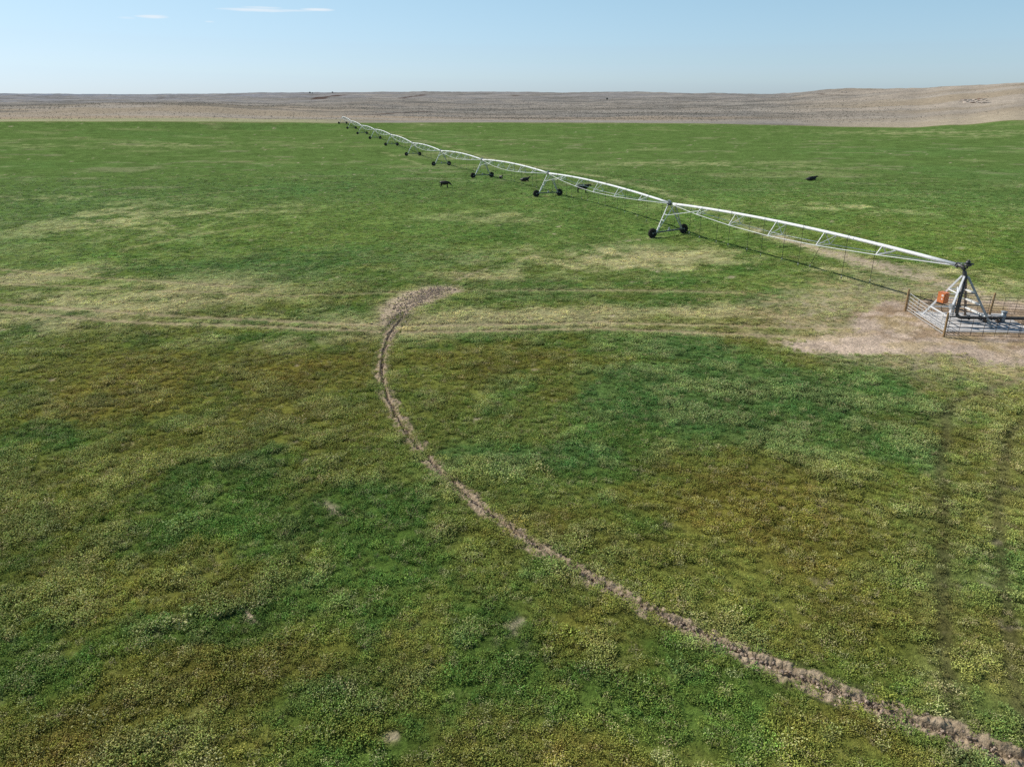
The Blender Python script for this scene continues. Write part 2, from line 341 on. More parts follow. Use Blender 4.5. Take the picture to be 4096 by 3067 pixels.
def tuft_material(name, tip=1.45, base=.6, transl=.3, hvar=.06):
    m, nt, b = new_mat(name); L = nt.links.new; nd = nt.nodes.new
    at = nd('ShaderNodeAttribute'); at.attribute_type = 'INSTANCER'; at.attribute_name = 'tint'
    hh = nd('ShaderNodeAttribute'); hh.attribute_name = 'up'
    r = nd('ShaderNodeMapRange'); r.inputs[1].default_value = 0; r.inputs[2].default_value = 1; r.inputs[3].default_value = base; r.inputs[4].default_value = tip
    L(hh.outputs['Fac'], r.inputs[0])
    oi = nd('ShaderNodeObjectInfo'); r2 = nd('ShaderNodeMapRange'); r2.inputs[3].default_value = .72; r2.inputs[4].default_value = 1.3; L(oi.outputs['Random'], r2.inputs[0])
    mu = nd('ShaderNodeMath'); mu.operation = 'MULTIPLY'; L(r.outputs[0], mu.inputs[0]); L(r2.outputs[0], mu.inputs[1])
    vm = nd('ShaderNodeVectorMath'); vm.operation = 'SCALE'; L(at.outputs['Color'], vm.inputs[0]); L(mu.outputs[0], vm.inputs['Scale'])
    hs = nd('ShaderNodeHueSaturation'); L(vm.outputs[0], hs.inputs['Color'])
    wn = nd('ShaderNodeTexWhiteNoise'); wn.noise_dimensions = '1D'; L(oi.outputs['Random'], wn.inputs['W'])
    r3 = nd('ShaderNodeMapRange'); r3.inputs[3].default_value = .5-hvar*.6; r3.inputs[4].default_value = .5+hvar*.4; L(wn.outputs['Value'], r3.inputs[0]); L(r3.outputs[0], hs.inputs['Hue'])
    L(hs.outputs[0], b.inputs['Base Color']); b.inputs['Roughness'].default_value = .7; b.inputs['Specular IOR Level'].default_value = .2
    if transl:
        t = nd('ShaderNodeBsdfTranslucent'); L(hs.outputs[0], t.inputs['Color']); ms = nd('ShaderNodeMixShader'); ms.inputs[0].default_value = transl
        L(b.outputs[0], ms.inputs[1]); L(t.outputs[0], ms.inputs[2]); L(ms.outputs[0], nt.nodes['Material Output'].inputs['Surface'])
    return m

# ------------------------------------------------------------------ object helpers
def tag(o, label=None, cat=None, group=None, kind=None):
    if label: o['label'] = label
    if cat: o['category'] = cat
    if group: o['group'] = group
    if kind: o['kind'] = kind
    return o
def empty(name, loc=(0, 0, 0), parent=None):
    o = bpy.data.objects.new(name, None); COL.objects.link(o); o.location = loc; o.empty_display_size = .3
    if parent: o.parent = parent
    return o
class MB:
    def __init__(s): s.bm = bmesh.new()
    def tube(s, a, b, r, r2=None, n=8, cap=True):
        a = Vector(a); b = Vector(b); d = b-a; L = d.length
        q = d.to_track_quat('Z', 'Y').to_matrix().to_4x4()
        bmesh.ops.create_cone(s.bm, cap_ends=cap, segments=n, radius1=r, radius2=r if r2 is None else r2, depth=L, matrix=Matrix.Translation((a+b)/2) @ q)
        return s
    def poly(s, pts, r, n=8):
        """continuous bent tube"""
        pts = [Vector(p) for p in pts]; rings = []
        for i, p in enumerate(pts):
            t = (pts[min(i+1, len(pts)-1)]-pts[max(i-1, 0)]).normalized()
            ref = Vector((0, 0, 1)) if abs(t.z) < .95 else Vector((1, 0, 0))
            x = t.cross(ref).normalized(); y = x.cross(t)
            rr = r[i] if isinstance(r, (list, tuple)) else r
            rings.append([s.bm.verts.new(p+(x*math.cos(a)+y*math.sin(a))*rr) for a in [2*math.pi*k/n for k in range(n)]])
        for A, B in zip(rings[:-1], rings[1:]):
            for k in range(n): s.bm.faces.new((A[k], A[(k+1) % n], B[(k+1) % n], B[k]))
        s.bm.faces.new(rings[0][::-1]); s.bm.faces.new(rings[-1]); return s
    def box(s, c, size, M=None, bev=0):
        r = bmesh.ops.create_cube(s.bm, size=1)
        T = Matrix.Translation(Vector(c)) @ (M.to_4x4() if M else Matrix.Identity(4)) @ Matrix.Diagonal((*size, 1))
        bmesh.ops.transform(s.bm, matrix=T, verts=r['verts'])
        if bev:
            es = list({e for v in r['verts'] for e in v.link_edges}); bmesh.ops.bevel(s.bm, geom=es, offset=bev, segments=2, affect='EDGES')
        return s
    def bar(s, a, b, w, h=None):
        """rectangular bar from a to b"""
        a = Vector(a); b = Vector(b); d = b-a; q = d.to_track_quat('X', 'Z').to_matrix()
        return s.box((a+b)/2, (d.length, w, h or w), q)
    def build(s, name, m, parent=None, smooth=False):
        bmesh.ops.recalc_face_normals(s.bm, faces=s.bm.faces)
        me = bpy.data.meshes.new(name); s.bm.to_mesh(me); s.bm.free(); me.materials.append(m)
        if smooth:
            for p in me.polygons: p.use_smooth = True
        o = bpy.data.objects.new(name, me); COL.objects.link(o)
        if parent: o.parent = parent
        return o
def np_mesh(name, co, faces, m, attrs=None, smooth=True):
    me = bpy.data.meshes.new(name)
    me.vertices.add(len(co)); me.vertices.foreach_set('co', np.asarray(co, np.float32).ravel())
    if faces is not None:
        k = faces.shape[1]
        me.loops.add(faces.size); me.loops.foreach_set('vertex_index', faces.astype(np.int32).ravel())
        me.polygons.add(len(faces)); me.polygons.foreach_set('loop_start', np.arange(0, faces.size, k, dtype=np.int32))
        me.update(calc_edges=True)
        if smooth: me.polygons.foreach_set('use_smooth', np.ones(len(faces), bool))
    for n_, (ty, arr) in (attrs or {}).items():
        a = me.attributes.new(n_, ty, 'POINT')
        a.data.foreach_set({'FLOAT': 'value', 'FLOAT_COLOR': 'color', 'FLOAT_VECTOR': 'vector'}[ty], np.asarray(arr, np.float32).ravel())
    if m: me.materials.append(m)
    o = bpy.data.objects.new(name, me); COL.objects.link(o); return o
def grid_faces(nr, nc):
    i = np.arange(nr-1)[:, None]*nc + np.arange(nc-1)[None, :]
    return np.stack([i, i+1, i+nc+1, i+nc], -1).reshape(-1, 4)

# ------------------------------------------------------------------ the land: one sheet out to the horizon
def build_land():
    azs = np.concatenate([np.arange(-180, -60, 5.0), np.arange(-60, -44, .8), np.arange(-44, 44, .12), np.arange(44, 60, .8), np.arange(60, 180.1, 5.0)])
    rs = np.concatenate([[0.05, 2, 5, 8], np.geomspace(10, 15000, 735)])
    A, Rr = np.meshgrid(np.radians(azs), rs)
    x = (Rr*np.sin(A)).ravel(); y = (Rr*np.cos(A)).ravel(); a = A.ravel(); r = Rr.ravel()
    z = height(x, y)
    azc = np.clip(a, -math.radians(50), math.radians(50)); re = r_edge(azc)
    rp = np.hypot(x-PIV[0], y-PIV[1])
    inside = rp + (fbm(x/12, y/12, 3)-.5)*5 < R_EDGE-2
    col = np.zeros((len(x), 3))
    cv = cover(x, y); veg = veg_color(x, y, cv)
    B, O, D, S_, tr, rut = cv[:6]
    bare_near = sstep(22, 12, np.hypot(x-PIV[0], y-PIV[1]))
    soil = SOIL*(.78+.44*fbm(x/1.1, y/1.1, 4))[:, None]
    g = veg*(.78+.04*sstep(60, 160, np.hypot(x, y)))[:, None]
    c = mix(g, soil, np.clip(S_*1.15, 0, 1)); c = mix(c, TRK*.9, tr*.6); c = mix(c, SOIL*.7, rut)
    pr = np.hypot((x-PIV[0]-1)*.8, y-PIV[1]+.3); straw = sstep(.44, .60, fbm(x/.9, y/.9, 4))*sstep(9.5, 4.5, pr) + .8*sstep(.50, .62, fbm(x/.35, y/.5, 3))*sstep(6.5, 3.6, pr)
    c = mix(c, np.array([.25, .165, .085]), np.clip(straw, 0, 1)*.65); c = mix(c, np.array([.42, .33, .16]), sstep(.5, .65, fbm(x/2+6, y/1.2, 4))*bare_near*.5)
    # dense far sward: stalks hide the soil
    t = np.log(np.maximum(r/re, 1.0))
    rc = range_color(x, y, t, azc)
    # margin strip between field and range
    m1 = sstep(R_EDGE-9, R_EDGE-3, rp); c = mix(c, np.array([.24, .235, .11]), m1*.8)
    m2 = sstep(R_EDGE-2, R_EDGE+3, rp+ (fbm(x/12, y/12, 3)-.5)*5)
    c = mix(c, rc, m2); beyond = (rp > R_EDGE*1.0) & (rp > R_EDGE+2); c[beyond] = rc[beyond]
    # small hollow under the rut strip
    rd, ang = cv[10], cv[9]
    on = ((ang > 172) & (ang < 272))
    z = z - np.where(on, .5*sstep(.68, .45, rd)*sstep(172, 174, ang), 0)
    z = z - .05*tr
    ca = np.concatenate([c, np.ones((len(x), 1))], 1)
    o = np_mesh('ground', np.stack([x, y, z], 1), grid_faces(len(rs), len(azs)), terrain_material(), {'cover': ('FLOAT_COLOR', ca)})
    return tag(o, 'green field and dry rolling rangeland', None, None, 'structure')
ground = build_land()

# rut ploughed by the first tower's wheels
def build_rut():
    ang = np.radians(np.arange(171, 272, .05)); u = np.linspace(-.78, .78, 39)
    A, Uu = np.meshgrid(ang, u, indexing='ij'); wob = .10*(fbm(A*60, A*0, 3)-.5)
    R = R_RUT + Uu + wob*2
    x = (PIV[0]+R*np.cos(A)).ravel(); y = (PIV[1]+R*np.sin(A)).ravel(); d = np.abs(Uu).ravel(); ad = np.degrees(A).ravel()
    strong = sstep(172, 180, ad)
    wid = (.13+.13*sstep(205, 245, ad))*(1+.45*(fbm(ad*.9, ad*0+3, 3)-.5)*2)
    prof = -.20*sstep(wid, wid*.25, d) + .03*sstep(.16, .0, np.abs(d-wid-.05))
    clod = (fbm(x*5.5, y*5.5, 3)-.5)*(.12+.10*sstep(205, 245, ad)) + (fbm(x*14, y*14, 2)-.5)*.10
    edge = sstep(.78, .60, d)
    z = height(x, y) + (prof + clod*sstep(.75, .3, d))*(.25+.75*strong)*edge + .012*edge - (1-edge)*.05 - .03*(1-strong)
    green = np.clip(sstep(.30, .60, d-.06*sstep(215, 250, ad)+(fbm(x*2, y*2, 2)-.5)*.5)*1.2 + (1-strong)*.75, 0, 1)
    o = np_mesh('wheel_track', np.stack([x, y, z], 1), grid_faces(len(ang), len(u)), soil_material(), {'green': ('FLOAT', green)}, smooth=False)
    return tag(o, 'crumbled bare soil wheel rut curving through the field', None, None, 'structure')
build_rut()
# soil clods thrown up beside the rut
def build_stuff(name, pos, rot, scl, tint, maker, mat, label, cat):
    o = np_mesh(name, pos, None, None, {'rot': ('FLOAT_VECTOR', rot), 'scl': ('FLOAT_VECTOR', scl), 'tint': ('FLOAT_COLOR', np.concatenate([tint, np.ones((len(tint), 1))], 1))})
    o.data.materials.append(mat)
    ng = bpy.data.node_groups.new(name+'_scatter', 'GeometryNodeTree')
    ng.interface.new_socket('Geometry', in_out='INPUT', socket_type='NodeSocketGeometry'); ng.interface.new_socket('Geometry', in_out='OUTPUT', socket_type='NodeSocketGeometry')
    nd = ng.nodes.new; L = ng.links.new
    gi = nd('NodeGroupInput'); go = nd('NodeGroupOutput')
    variants = [maker(ng, seed, mat) for seed in range(4)]
    gti = nd('GeometryNodeGeometryToInstance')
    for v in reversed(variants): L(v, gti.inputs[0])
    def attr(n_, ty):
        a = nd('GeometryNodeInputNamedAttribute'); a.data_type = ty; a.inputs[0].default_value = n_
        return next(s for s in a.outputs if s.enabled and s.name == 'Attribute')
    iop = nd('GeometryNodeInstanceOnPoints'); L(gi.outputs[0], iop.inputs['Points']); L(gti.outputs[0], iop.inputs['Instance']); iop.inputs['Pick Instance'].default_value = True
    ri = nd('FunctionNodeRandomValue'); ri.data_type = 'INT'
    mn = [s for s in ri.inputs if s.enabled]
    for s in mn:
        if s.name == 'Min': s.default_value = 0
        if s.name == 'Max': s.default_value = 3
    L(next(s for s in ri.outputs if s.enabled), iop.inputs['Instance Index'])
    e2r = nd('FunctionNodeEulerToRotation'); L(attr('rot', 'FLOAT_VECTOR'), e2r.inputs[0]); L(e2r.outputs[0], iop.inputs['Rotation']); L(attr('scl', 'FLOAT_VECTOR'), iop.inputs['Scale'])
    L(iop.outputs[0], go.inputs[0])
    mod = o.modifiers.new('scatter', 'NODES'); mod.node_group = ng
    return tag(o, label, cat, None, 'stuff')
def store(ng, geo, name, field, ty='FLOAT'):
    s = ng.nodes.new('GeometryNodeStoreNamedAttribute'); s.data_type = ty; s.domain = 'POINT'; s.inputs['Name'].default_value = name
    ng.links.new(geo, s.inputs['Geometry'])
    v = next(i for i in s.inputs if i.enabled and i.name == 'Value')
    ng.links.new(field, v); return s.outputs[0]
def rnd_vec(ng, a, b, seed):
    r = ng.nodes.new('FunctionNodeRandomValue'); r.data_type = 'FLOAT_VECTOR'
    ins = [s for s in r.inputs if s.enabled]
    for s in ins:
        if s.name == 'Min': s.default_value = a
        if s.name == 'Max': s.default_value = b
        if s.name == 'Seed': s.default_value = seed
    return next(s for s in r.outputs if s.enabled)
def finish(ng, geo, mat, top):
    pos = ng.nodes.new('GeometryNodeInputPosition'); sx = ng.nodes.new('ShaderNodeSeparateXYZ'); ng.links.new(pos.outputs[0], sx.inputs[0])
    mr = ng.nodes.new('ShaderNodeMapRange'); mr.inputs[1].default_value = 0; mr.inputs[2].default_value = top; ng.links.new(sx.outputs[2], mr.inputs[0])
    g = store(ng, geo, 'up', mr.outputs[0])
    sm = ng.nodes.new('GeometryNodeSetMaterial'); sm.inputs['Material'].default_value = mat; ng.links.new(g, sm.inputs[0]); return sm.outputs[0]
def blade_tuft(ng, seed, mat, count=26, spread=.16, hgt=.26, wid=.012, lean=.75):
    nd = ng.nodes.new; L = ng.links.new
    pts = nd('GeometryNodePoints'); pts.inputs['Count'].default_value = count; L(rnd_vec(ng, (-spread, -spread, -.02), (spread, spread, 0), seed*7+1), pts.inputs['Position'])
    cone = nd('GeometryNodeMeshCone'); cone.inputs['Vertices'].default_value = 3; cone.inputs['Radius Top'].default_value = wid*.25; cone.inputs['Radius Bottom'].default_value = wid; cone.inputs['Depth'].default_value = hgt
    cone.fill_type = 'NONE'
    iop = nd('GeometryNodeInstanceOnPoints'); L(pts.outputs[0], iop.inputs['Points']); L(cone.outputs[0], iop.inputs['Instance'])
    e = nd('FunctionNodeEulerToRotation'); L(rnd_vec(ng, (-lean, -lean, 0), (lean, lean, 6.28), seed*7+2), e.inputs[0]); L(e.outputs[0], iop.inputs['Rotation'])
    L(rnd_vec(ng, (.7, .7, .55), (1.5, 1.5, 1.15), seed*7+3), iop.inputs['Scale'])
    re = nd('GeometryNodeRealizeInstances'); L(iop.outputs[0], re.inputs[0])
    # seed heads
    return finish(ng, re.outputs[0], mat, hgt)
def headed_tuft(ng, seed, mat):
    nd = ng.nodes.new; L = ng.links.new
    a = blade_tuft(ng, seed, mat, 20, .16, .24, .012, .8)
    pts = nd('GeometryNodePoints'); pts.inputs['Count'].default_value = 18; L(rnd_vec(ng, (-.19, -.19, .12), (.19, .19, .26), seed*7+41), pts.inputs['Position'])
    ic = nd('GeometryNodeMeshIcoSphere'); ic.inputs['Radius'].default_value = .017; ic.inputs['Subdivisions'].default_value = 1
    iop = nd('GeometryNodeInstanceOnPoints'); L(pts.outputs[0], iop.inputs['Points']); L(ic.outputs[0], iop.inputs['Instance'])
    e = nd('FunctionNodeEulerToRotation'); L(rnd_vec(ng, (-.8, -.8, 0), (.8, .8, 6.28), seed*7+42), e.inputs[0]); L(e.outputs[0], iop.inputs['Rotation'])
    L(rnd_vec(ng, (.6, .6, .9), (1.2, 1.2, 2.0), seed*7+43), iop.inputs['Scale'])
    re = nd('GeometryNodeRealizeInstances'); L(iop.outputs[0], re.inputs[0])
    h = finish(ng, re.outputs[0], mat, .26)
    j = nd('GeometryNodeJoinGeometry'); L(a, j.inputs[0]); L(h, j.inputs[0]); return j.outputs[0]
def shrub(ng, seed, mat):
    nd = ng.nodes.new; L = ng.links.new
    pts = nd('GeometryNodePoints'); pts.inputs['Count'].default_value = 9; L(rnd_vec(ng, (-.42, -.42, .1), (.42, .42, .5), seed*7+61), pts.inputs['Position'])
    ic = nd('GeometryNodeMeshIcoSphere'); ic.inputs['Radius'].default_value = .26; ic.inputs['Subdivisions'].default_value = 1
    iop = nd('GeometryNodeInstanceOnPoints'); L(pts.outputs[0], iop.inputs['Points']); L(ic.outputs[0], iop.inputs['Instance'])
    L(rnd_vec(ng, (.5, .5, .4), (1.3, 1.3, .9), seed*7+63), iop.inputs['Scale'])
    e = nd('FunctionNodeEulerToRotation'); L(rnd_vec(ng, (0, 0, 0), (3, 3, 6), seed*7+62), e.inputs[0]); L(e.outputs[0], iop.inputs['Rotation'])
    re = nd('GeometryNodeRealizeInstances'); L(iop.outputs[0], re.inputs[0]); return finish(ng, re.outputs[0], mat, .7)
def clodm(ng, seed, mat):
    nd = ng.nodes.new; L = ng.links.new
    ic = nd('GeometryNodeMeshIcoSphere'); ic.inputs['Radius'].default_value = .05; ic.inputs['Subdivisions'].default_value = 2
    sp = nd('GeometryNodeSetPosition'); L(ic.outputs[0], sp.inputs[0]); L(rnd_vec(ng, (-.014, -.014, -.012), (.014, .014, .012), seed+90), sp.inputs['Offset'])
    return finish(ng, sp.outputs[0], mat, .05)

def scatter_grass():
    # sample uniformly in (azimuth, ln r): density falls with the square of distance past 38 m
    half = math.radians(43)
    D0, RN = 42.0, 40.0
    n1 = int(D0*half*(RN**2-9**2)); r1 = np.sqrt(rng.uniform(9**2, RN**2, n1))
    n2 = int(D0*RN**2*2*half*math.log(240/RN)); r2 = RN*np.exp(rng.random(n2)**.92*math.log(240/RN))
    r = np.concatenate([r1, r2]); a = rng.uniform(-half, half, len(r))
    x = r*np.sin(a); y = r*np.cos(a)
    cv = cover(x, y); B, O, D, S_, tr, rut = cv[:6]; nn1, nn2, n4, ang, rd, strong = cv[6:12]; PF, DK = cv[12:]
    gap = sstep(.24, .50, fbm(x/.75+9, y/.75, 3)+.15*(PF-.3))
    keep = np.clip(1-S_*1.02, .0, 1)*(1-tr*.75)*(.16+.84*gap)*(1-.8*DK)
    rp = np.hypot(x-PIV[0], y-PIV[1])
    keep *= np.where((rd < .08+.18*n4+.15*sstep(205, 245, ang)) & (strong > .5), .02, 1)*np.where((rd < .24) & (ang > 108) & (ang < 180), .4, 1)
    keep *= np.where((np.abs(x-33.6) < 3.4) & (np.abs(y-52) < 3.0), 0, 1)
    keep *= (rp < R_EDGE-3)*sstep(240, 110, r)
    for cpx, cpy in ((1779, 751.5), (2329, 772.5), (2098, 725.5), (2003, 713), (3243, 723)):
        c0 = gp(cpx, cpy, -.6, 1); keep = keep*(1-.9*sstep(2.6, 1.4, np.hypot(x-c0[0], (y-c0[1])*.5)))
    k = rng.random(len(x)) < keep
    x, y, r = x[k], y[k], r[k]; cv = tuple(c[k] for c in cv)
    B, O, D, S_, tr, rut, nn1, nn2, n4 = cv[:9]; PF, DK = cv[12:]
    n = len(x); z = height(x, y)-.05*tr
    big = sstep(.45, .8, fbm(x/1.3+3, y/1.3, 3))
    weed = rng.random(n) < .02+.04*PF
    sc = (.60+.4*rng.random(n)+.25*big+.38*PF+.9*weed*rng.random(n))*(1-.5*np.clip(S_, 0, 1))*(1-.45*tr)*(1+np.clip((r-40)/120, 0, 1.1))
    s = np.stack([sc, sc, sc*(.62+.25*rng.random(n)+.12*big+.22*PF)*(.72-.29*sstep(35, 75, r))*(1-.45*D)*(1-.35*sstep(.9, .3, cv[10])*cv[11])/(1+np.clip((r-40)/160, 0, .9))], 1)
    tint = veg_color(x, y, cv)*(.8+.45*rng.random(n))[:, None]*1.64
    pale = (rng.random(n) < .10+.25*D)[:, None]; tint = np.where(pale, tint*.45+DRY*.75, tint)
    rot = np.stack([rng.normal(0, .15, n), rng.normal(0, .15, n), rng.uniform(0, 6.28, n)], 1)
    print('tufts', n)
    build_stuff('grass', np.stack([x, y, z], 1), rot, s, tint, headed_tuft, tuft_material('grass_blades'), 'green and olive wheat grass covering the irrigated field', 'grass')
def scatter_brush():
    half = math.radians(43); n = 130000
    a = rng.uniform(-half, half, n); re = r_edge(a); t = rng.random(n)**.8*1.65; r = re*np.exp(.06+t)
    x = r*np.sin(a); y = r*np.cos(a); azd = np.degrees(a)
    dens = .45+.7*sstep(.45, .6, fbm(x/70, y/45+3, 3)); dens = np.where(azd < -8, dens*(.25+1.1*sstep(.55, .75, t)*sstep(1.15, .95, t)), dens); dens *= 1-.93*sstep(20, 29, azd + 6*(fbm(x/80, y/80, 3)-.5))
    dens *= sstep(0, .10, t+.03*0); k = rng.random(n) < dens
    x, y, r, t = x[k], y[k], r[k], t[k]; n = len(x); z = height(x, y)-.05
    sc = (.26+.42*rng.random(n)**2)*(1+np.clip((r-500)/1300, 0, .9))
    tint = np.array([.20, .185, .150])*(.7+.6*rng.random(n))[:, None]; w = sstep(900, 1900, r); tint = mix(tint, np.array([.25, .245, .25]), w*.8)  # greyer with range: distance haze put into the shrub tint
    print('brush', n)
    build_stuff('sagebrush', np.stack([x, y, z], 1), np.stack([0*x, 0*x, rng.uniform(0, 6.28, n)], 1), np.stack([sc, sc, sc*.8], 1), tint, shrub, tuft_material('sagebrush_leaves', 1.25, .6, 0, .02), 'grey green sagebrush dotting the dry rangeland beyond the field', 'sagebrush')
def scatter_clods():
    n = 9000; ang = np.radians(rng.uniform(168, 270, n)); u = rng.normal(0, 1, n)*(.13+.15*sstep(math.radians(215), math.radians(250), ang)); R = R_RUT+u
    x = PIV[0]+R*np.cos(ang); y = PIV[1]+R*np.sin(ang)
    k = rng.random(n) < .25+1.3*(fbm(x*.9, y*.9, 2)-.2); x, y, u = x[k], y[k], u[k]; n = len(x)
    m = 2600; aa = rng.uniform(0, 1, m); mx = np.interp(aa, [0, .4, .7, 1], [-6.3, -8, -8.8, -9.2])+rng.normal(0, .9, m); my = np.interp(aa, [0, .4, .7, 1], [66.3, 63.2, 60, 54])+rng.normal(0, .9, m)
    x = np.concatenate([x, mx]); y = np.concatenate([y, my]); du = np.concatenate([np.abs(u), np.full(m, .6)]); n = len(x)
    z = height(x, y) - .10*sstep(.45, .1, du) + .01
    sc = .28+1.1*rng.random(n)**4
    tint = SOIL*(.55+.5*rng.random(n))[:, None]
    build_stuff('soil_clods', np.stack([x, y, z], 1), rng.uniform(0, 6.28, (n, 3)), np.stack([sc*1.2, sc, sc*.8], 1), tint, clodm, tuft_material('clod_soil', 1.05, .8, 0, .01), 'loose clods of pale dry soil lying along the wheel rut', 'soil')
scatter_grass(); scatter_brush(); scatter_clods()

# ------------------------------------------------------------------ the irrigation machine
PX0 = PIV[0]; PY0 = PIV[1]
root = empty('center_pivot_irrigator', (PX0, PY0, Z0))
tag(root, 'long galvanised center pivot irrigation machine on wheeled towers crossing the green field', 'irrigation machine')
# machine-local frame: +X runs along the pipe, +Y towards the left wheels
root.rotation_euler = (0, 0, TH)
PIPE_H = 3.92
def pz(i):  # pipe height above root at tower i (0 = pivot)
    return 4.08 if i == 0 else TOWER_Z[i-1] + PIPE_H - Z0
def td(i): return 0.0 if i == 0 else float(TOWER_D[i-1])
# pivot tower ------------------------------------------------
piv = MB(); AP = 3.45
# black elbow, collar and collector ring
el = [Vector((.12+.55*(1-math.cos(a)), 0, 3.72+.37*math.sin(a))) for a in [math.pi/2*k/8 for k in range(9)]]
piv.poly([Vector((.0, 0, 3.2)), Vector((.02, 0, 3.45))]+el+[Vector((.85, 0, 4.09))], [.15, .15]+[.14]*9+[.13], 14)
piv.tube((.80, 0, 4.09), (.87, 0, 4.09), .21, n=16).tube((0, 0, 3.05), (0, 0, 3.5), .19, .16, 14)
pt = piv.build('pivot_tower', M_BLACKPIPE, root, True)
rt_ = MB(); rt_.tube((0, 0, 4.2), (0, 0, 4.32), .26, n=16).tube((0, 0, 4.32), (0, 0, 4.52), .15, n=14).tube((0, 0, 4.52), (0, 0, 4.62), .10, .05, 12).bar((0, 0, 4.36), (-.1, -.42, 4.30), .14, .10).tube((0, 0, 4.0), (0, 0, 4.2), .07)
rt_.build('collector_ring', M_BLACKPIPE, pt, True)
am = MB(); am.bar((.1, .05, 4.36), (.3, .62, 4.40), .05).tube((.3, .58, 4.40), (.45, .6, 4.05), .02).tube((.2, .3, 4.37), (.45, .25, 4.1), .03); am.build('torque_arm', M_GALVD, pt)
Rm = Matrix.Rotation(-TH, 3, 'Z')
def w2l(x, y, z): return Rm @ Vector((x-PX0, y-PY0, z))
feet = {'fl': (31.35, 53.85), 'nr': (31.14, 50.55), 'rt': (34.40, 50.30), 'bk': (34.40, 53.60)}
apx = {k: w2l(PX0+(.13 if v[0] > PX0 else -.13), PY0+(.13 if v[1] > PY0 else -.13), AP) for k, v in feet.items()}
ft = {k: w2l(v[0], v[1], .09) for k, v in feet.items()}
for k, m_ in (('fl', M_BRIGHT), ('nr', M_BRIGHT), ('rt', M_TEAL), ('bk', M_RUST)):  # right leg's shade is put into its darker steel colour
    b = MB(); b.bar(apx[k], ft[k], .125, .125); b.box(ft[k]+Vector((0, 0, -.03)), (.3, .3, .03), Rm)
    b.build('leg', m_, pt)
def lerp(a, b, t): return a+(b-a)*t
for f in (.34, .575, .80):
    for a, b, m_ in (('nr', 'rt', M_DARKSTEEL), ('fl', 'nr', M_BRIGHT), ('fl', 'bk', M_BRIGHT), ('bk', 'rt', M_WHITE)):
        if a == 'fl' and b == 'nr' and f == .575: continue
        q = MB(); th = .12 if m_ is M_WHITE else .062
        q.bar(lerp(apx[a], ft[a], f), lerp(apx[b], ft[b], f), th, th); q.build('brace', m_, pt)
q = MB(); q.bar(lerp(apx['nr'], ft['nr'], .80), lerp(apx['nr'], ft['nr'], .995), .05, .05)
for k in range(4): q.box(lerp(apx['nr'], ft['nr'], .84+.04*k)+Vector((0, .0, .0)), (.16, .16, .07), Rm)
q.build('leg_steps', M_DARKSTEEL, pt)
# riser and elbow into the supply pipe
q = MB(); vz = .36
vdir = (Vector((38.2, 51.55, 0))-Vector((PX0, PY0, 0))).normalized()
pts = [w2l(PX0, PY0, 3.1), w2l(PX0, PY0, 1.0), w2l(PX0, PY0, .78)]
for k in range(1, 7):
    a = math.pi/2*k/6; pp = Vector((PX0, PY0, 0))+vdir*.42*(1-math.cos(a)); pts.append(w2l(pp.x, pp.y, .78-.42*math.sin(a)))
pp = Vector((PX0, PY0, 0))+vdir*.9; pts.append(w2l(pp.x, pp.y, vz)); q.poly(pts, .125, 14)
q.tube(w2l(PX0, PY0, 2.15), w2l(PX0, PY0, 2.4), .16, n=12).tube(w2l(PX0, PY0, 1.2), w2l(PX0, PY0, 1.24), .2, n=14)
q.build('riser_pipe', M_BLACKPIPE, pt, True)
q = MB(); q.poly([w2l(PX0-.22, PY0+.12, 2.55), w2l(PX0-.26, PY0+.05, 1.9), w2l(PX0-.26, PY0, .5)], .05, 8).tube(w2l(PX0-.2, PY0+.2, 2.6), w2l(PX0-.2, PY0+.2, 2.1), .07); q.build('conduit', M_GALVD, pt, True)
# orange control box hung outside the left face
fz = (ft['nr']-ft['fl']).normalized(); 
def w2lv(v): return Rm @ Vector(v)
boxc = w2l(31.85, 52.62, 1.68); axx = w2lv((-.93, -.36, 0)).normalized(); axy = w2lv((.36, -.93, 0)).normalized(); axz = Vector((0, 0, 1))
BM = Matrix((axx, axy, axz)).transposed()
q = MB(); q.box(boxc, (.46, .60, .76), BM, .015); q.box(boxc+axz*.385, (.50, .64, .03), BM); cb = q.build('control_box', M_ORANGE, pt)
q = MB(); q.box(boxc+axx*.243+axz*.0, (.02, .54, .66), BM, .006); q.tube(boxc+axx*.25+axy*.22, boxc+axx*.28+axy*.22, .03); q.build('door', M_ORANGE, cb) if False else q.build('box_door', M_ORANGE, cb)
q = MB(); q.box(boxc+axx*.2545+axy*.12+axz*.20, (.004, .18, .16), BM); q.build('box_label', M_LABEL, cb); q = MB(); q.box(boxc+axx*.2545+axy*.12-axz*.06, (.004, .10, .13), BM); q.build('box_label', M_LABEL, cb)
q = MB(); q.bar(boxc-axx*.15+axz*.28, lerp(apx['fl'], ft['fl'], .45), .04); q.build('box_bracket', M_GALVD, pt)
q = MB(); q.bar(boxc-axx*.15-axz*.28-axy*.1, lerp(apx['fl'], ft['fl'], .62), .04); q.build('box_bracket', M_GALVD, pt)
q = MB(); q.bar(boxc-axx*.1+axz*.36+axy*.2, lerp(apx['nr'], ft['nr'], .36), .04); q.build('box_bracket', M_GALVD, pt)
q = MB(); q.bar(boxc-axx*.1+axz*.3-axy*.2, lerp(apx['fl'], ft['fl'], .36), .04)
q.build('box_bracket', M_GALVD, pt); q = MB(); q.poly([boxc-axz*.37, boxc-axz*.8, boxc-axz*1.15+axy*.3, w2l(PX0, PY0, .5)], .02); q.build('power_cable', M_HOSE, pt)
mc = lerp(apx['nr'], ft['nr'], .60)+w2lv((-.08, -.08, 0)); q = MB(); q.box(mc, (.22, .34, .34), BM, .02); q.build('junction_box', M_GALVD, pt)

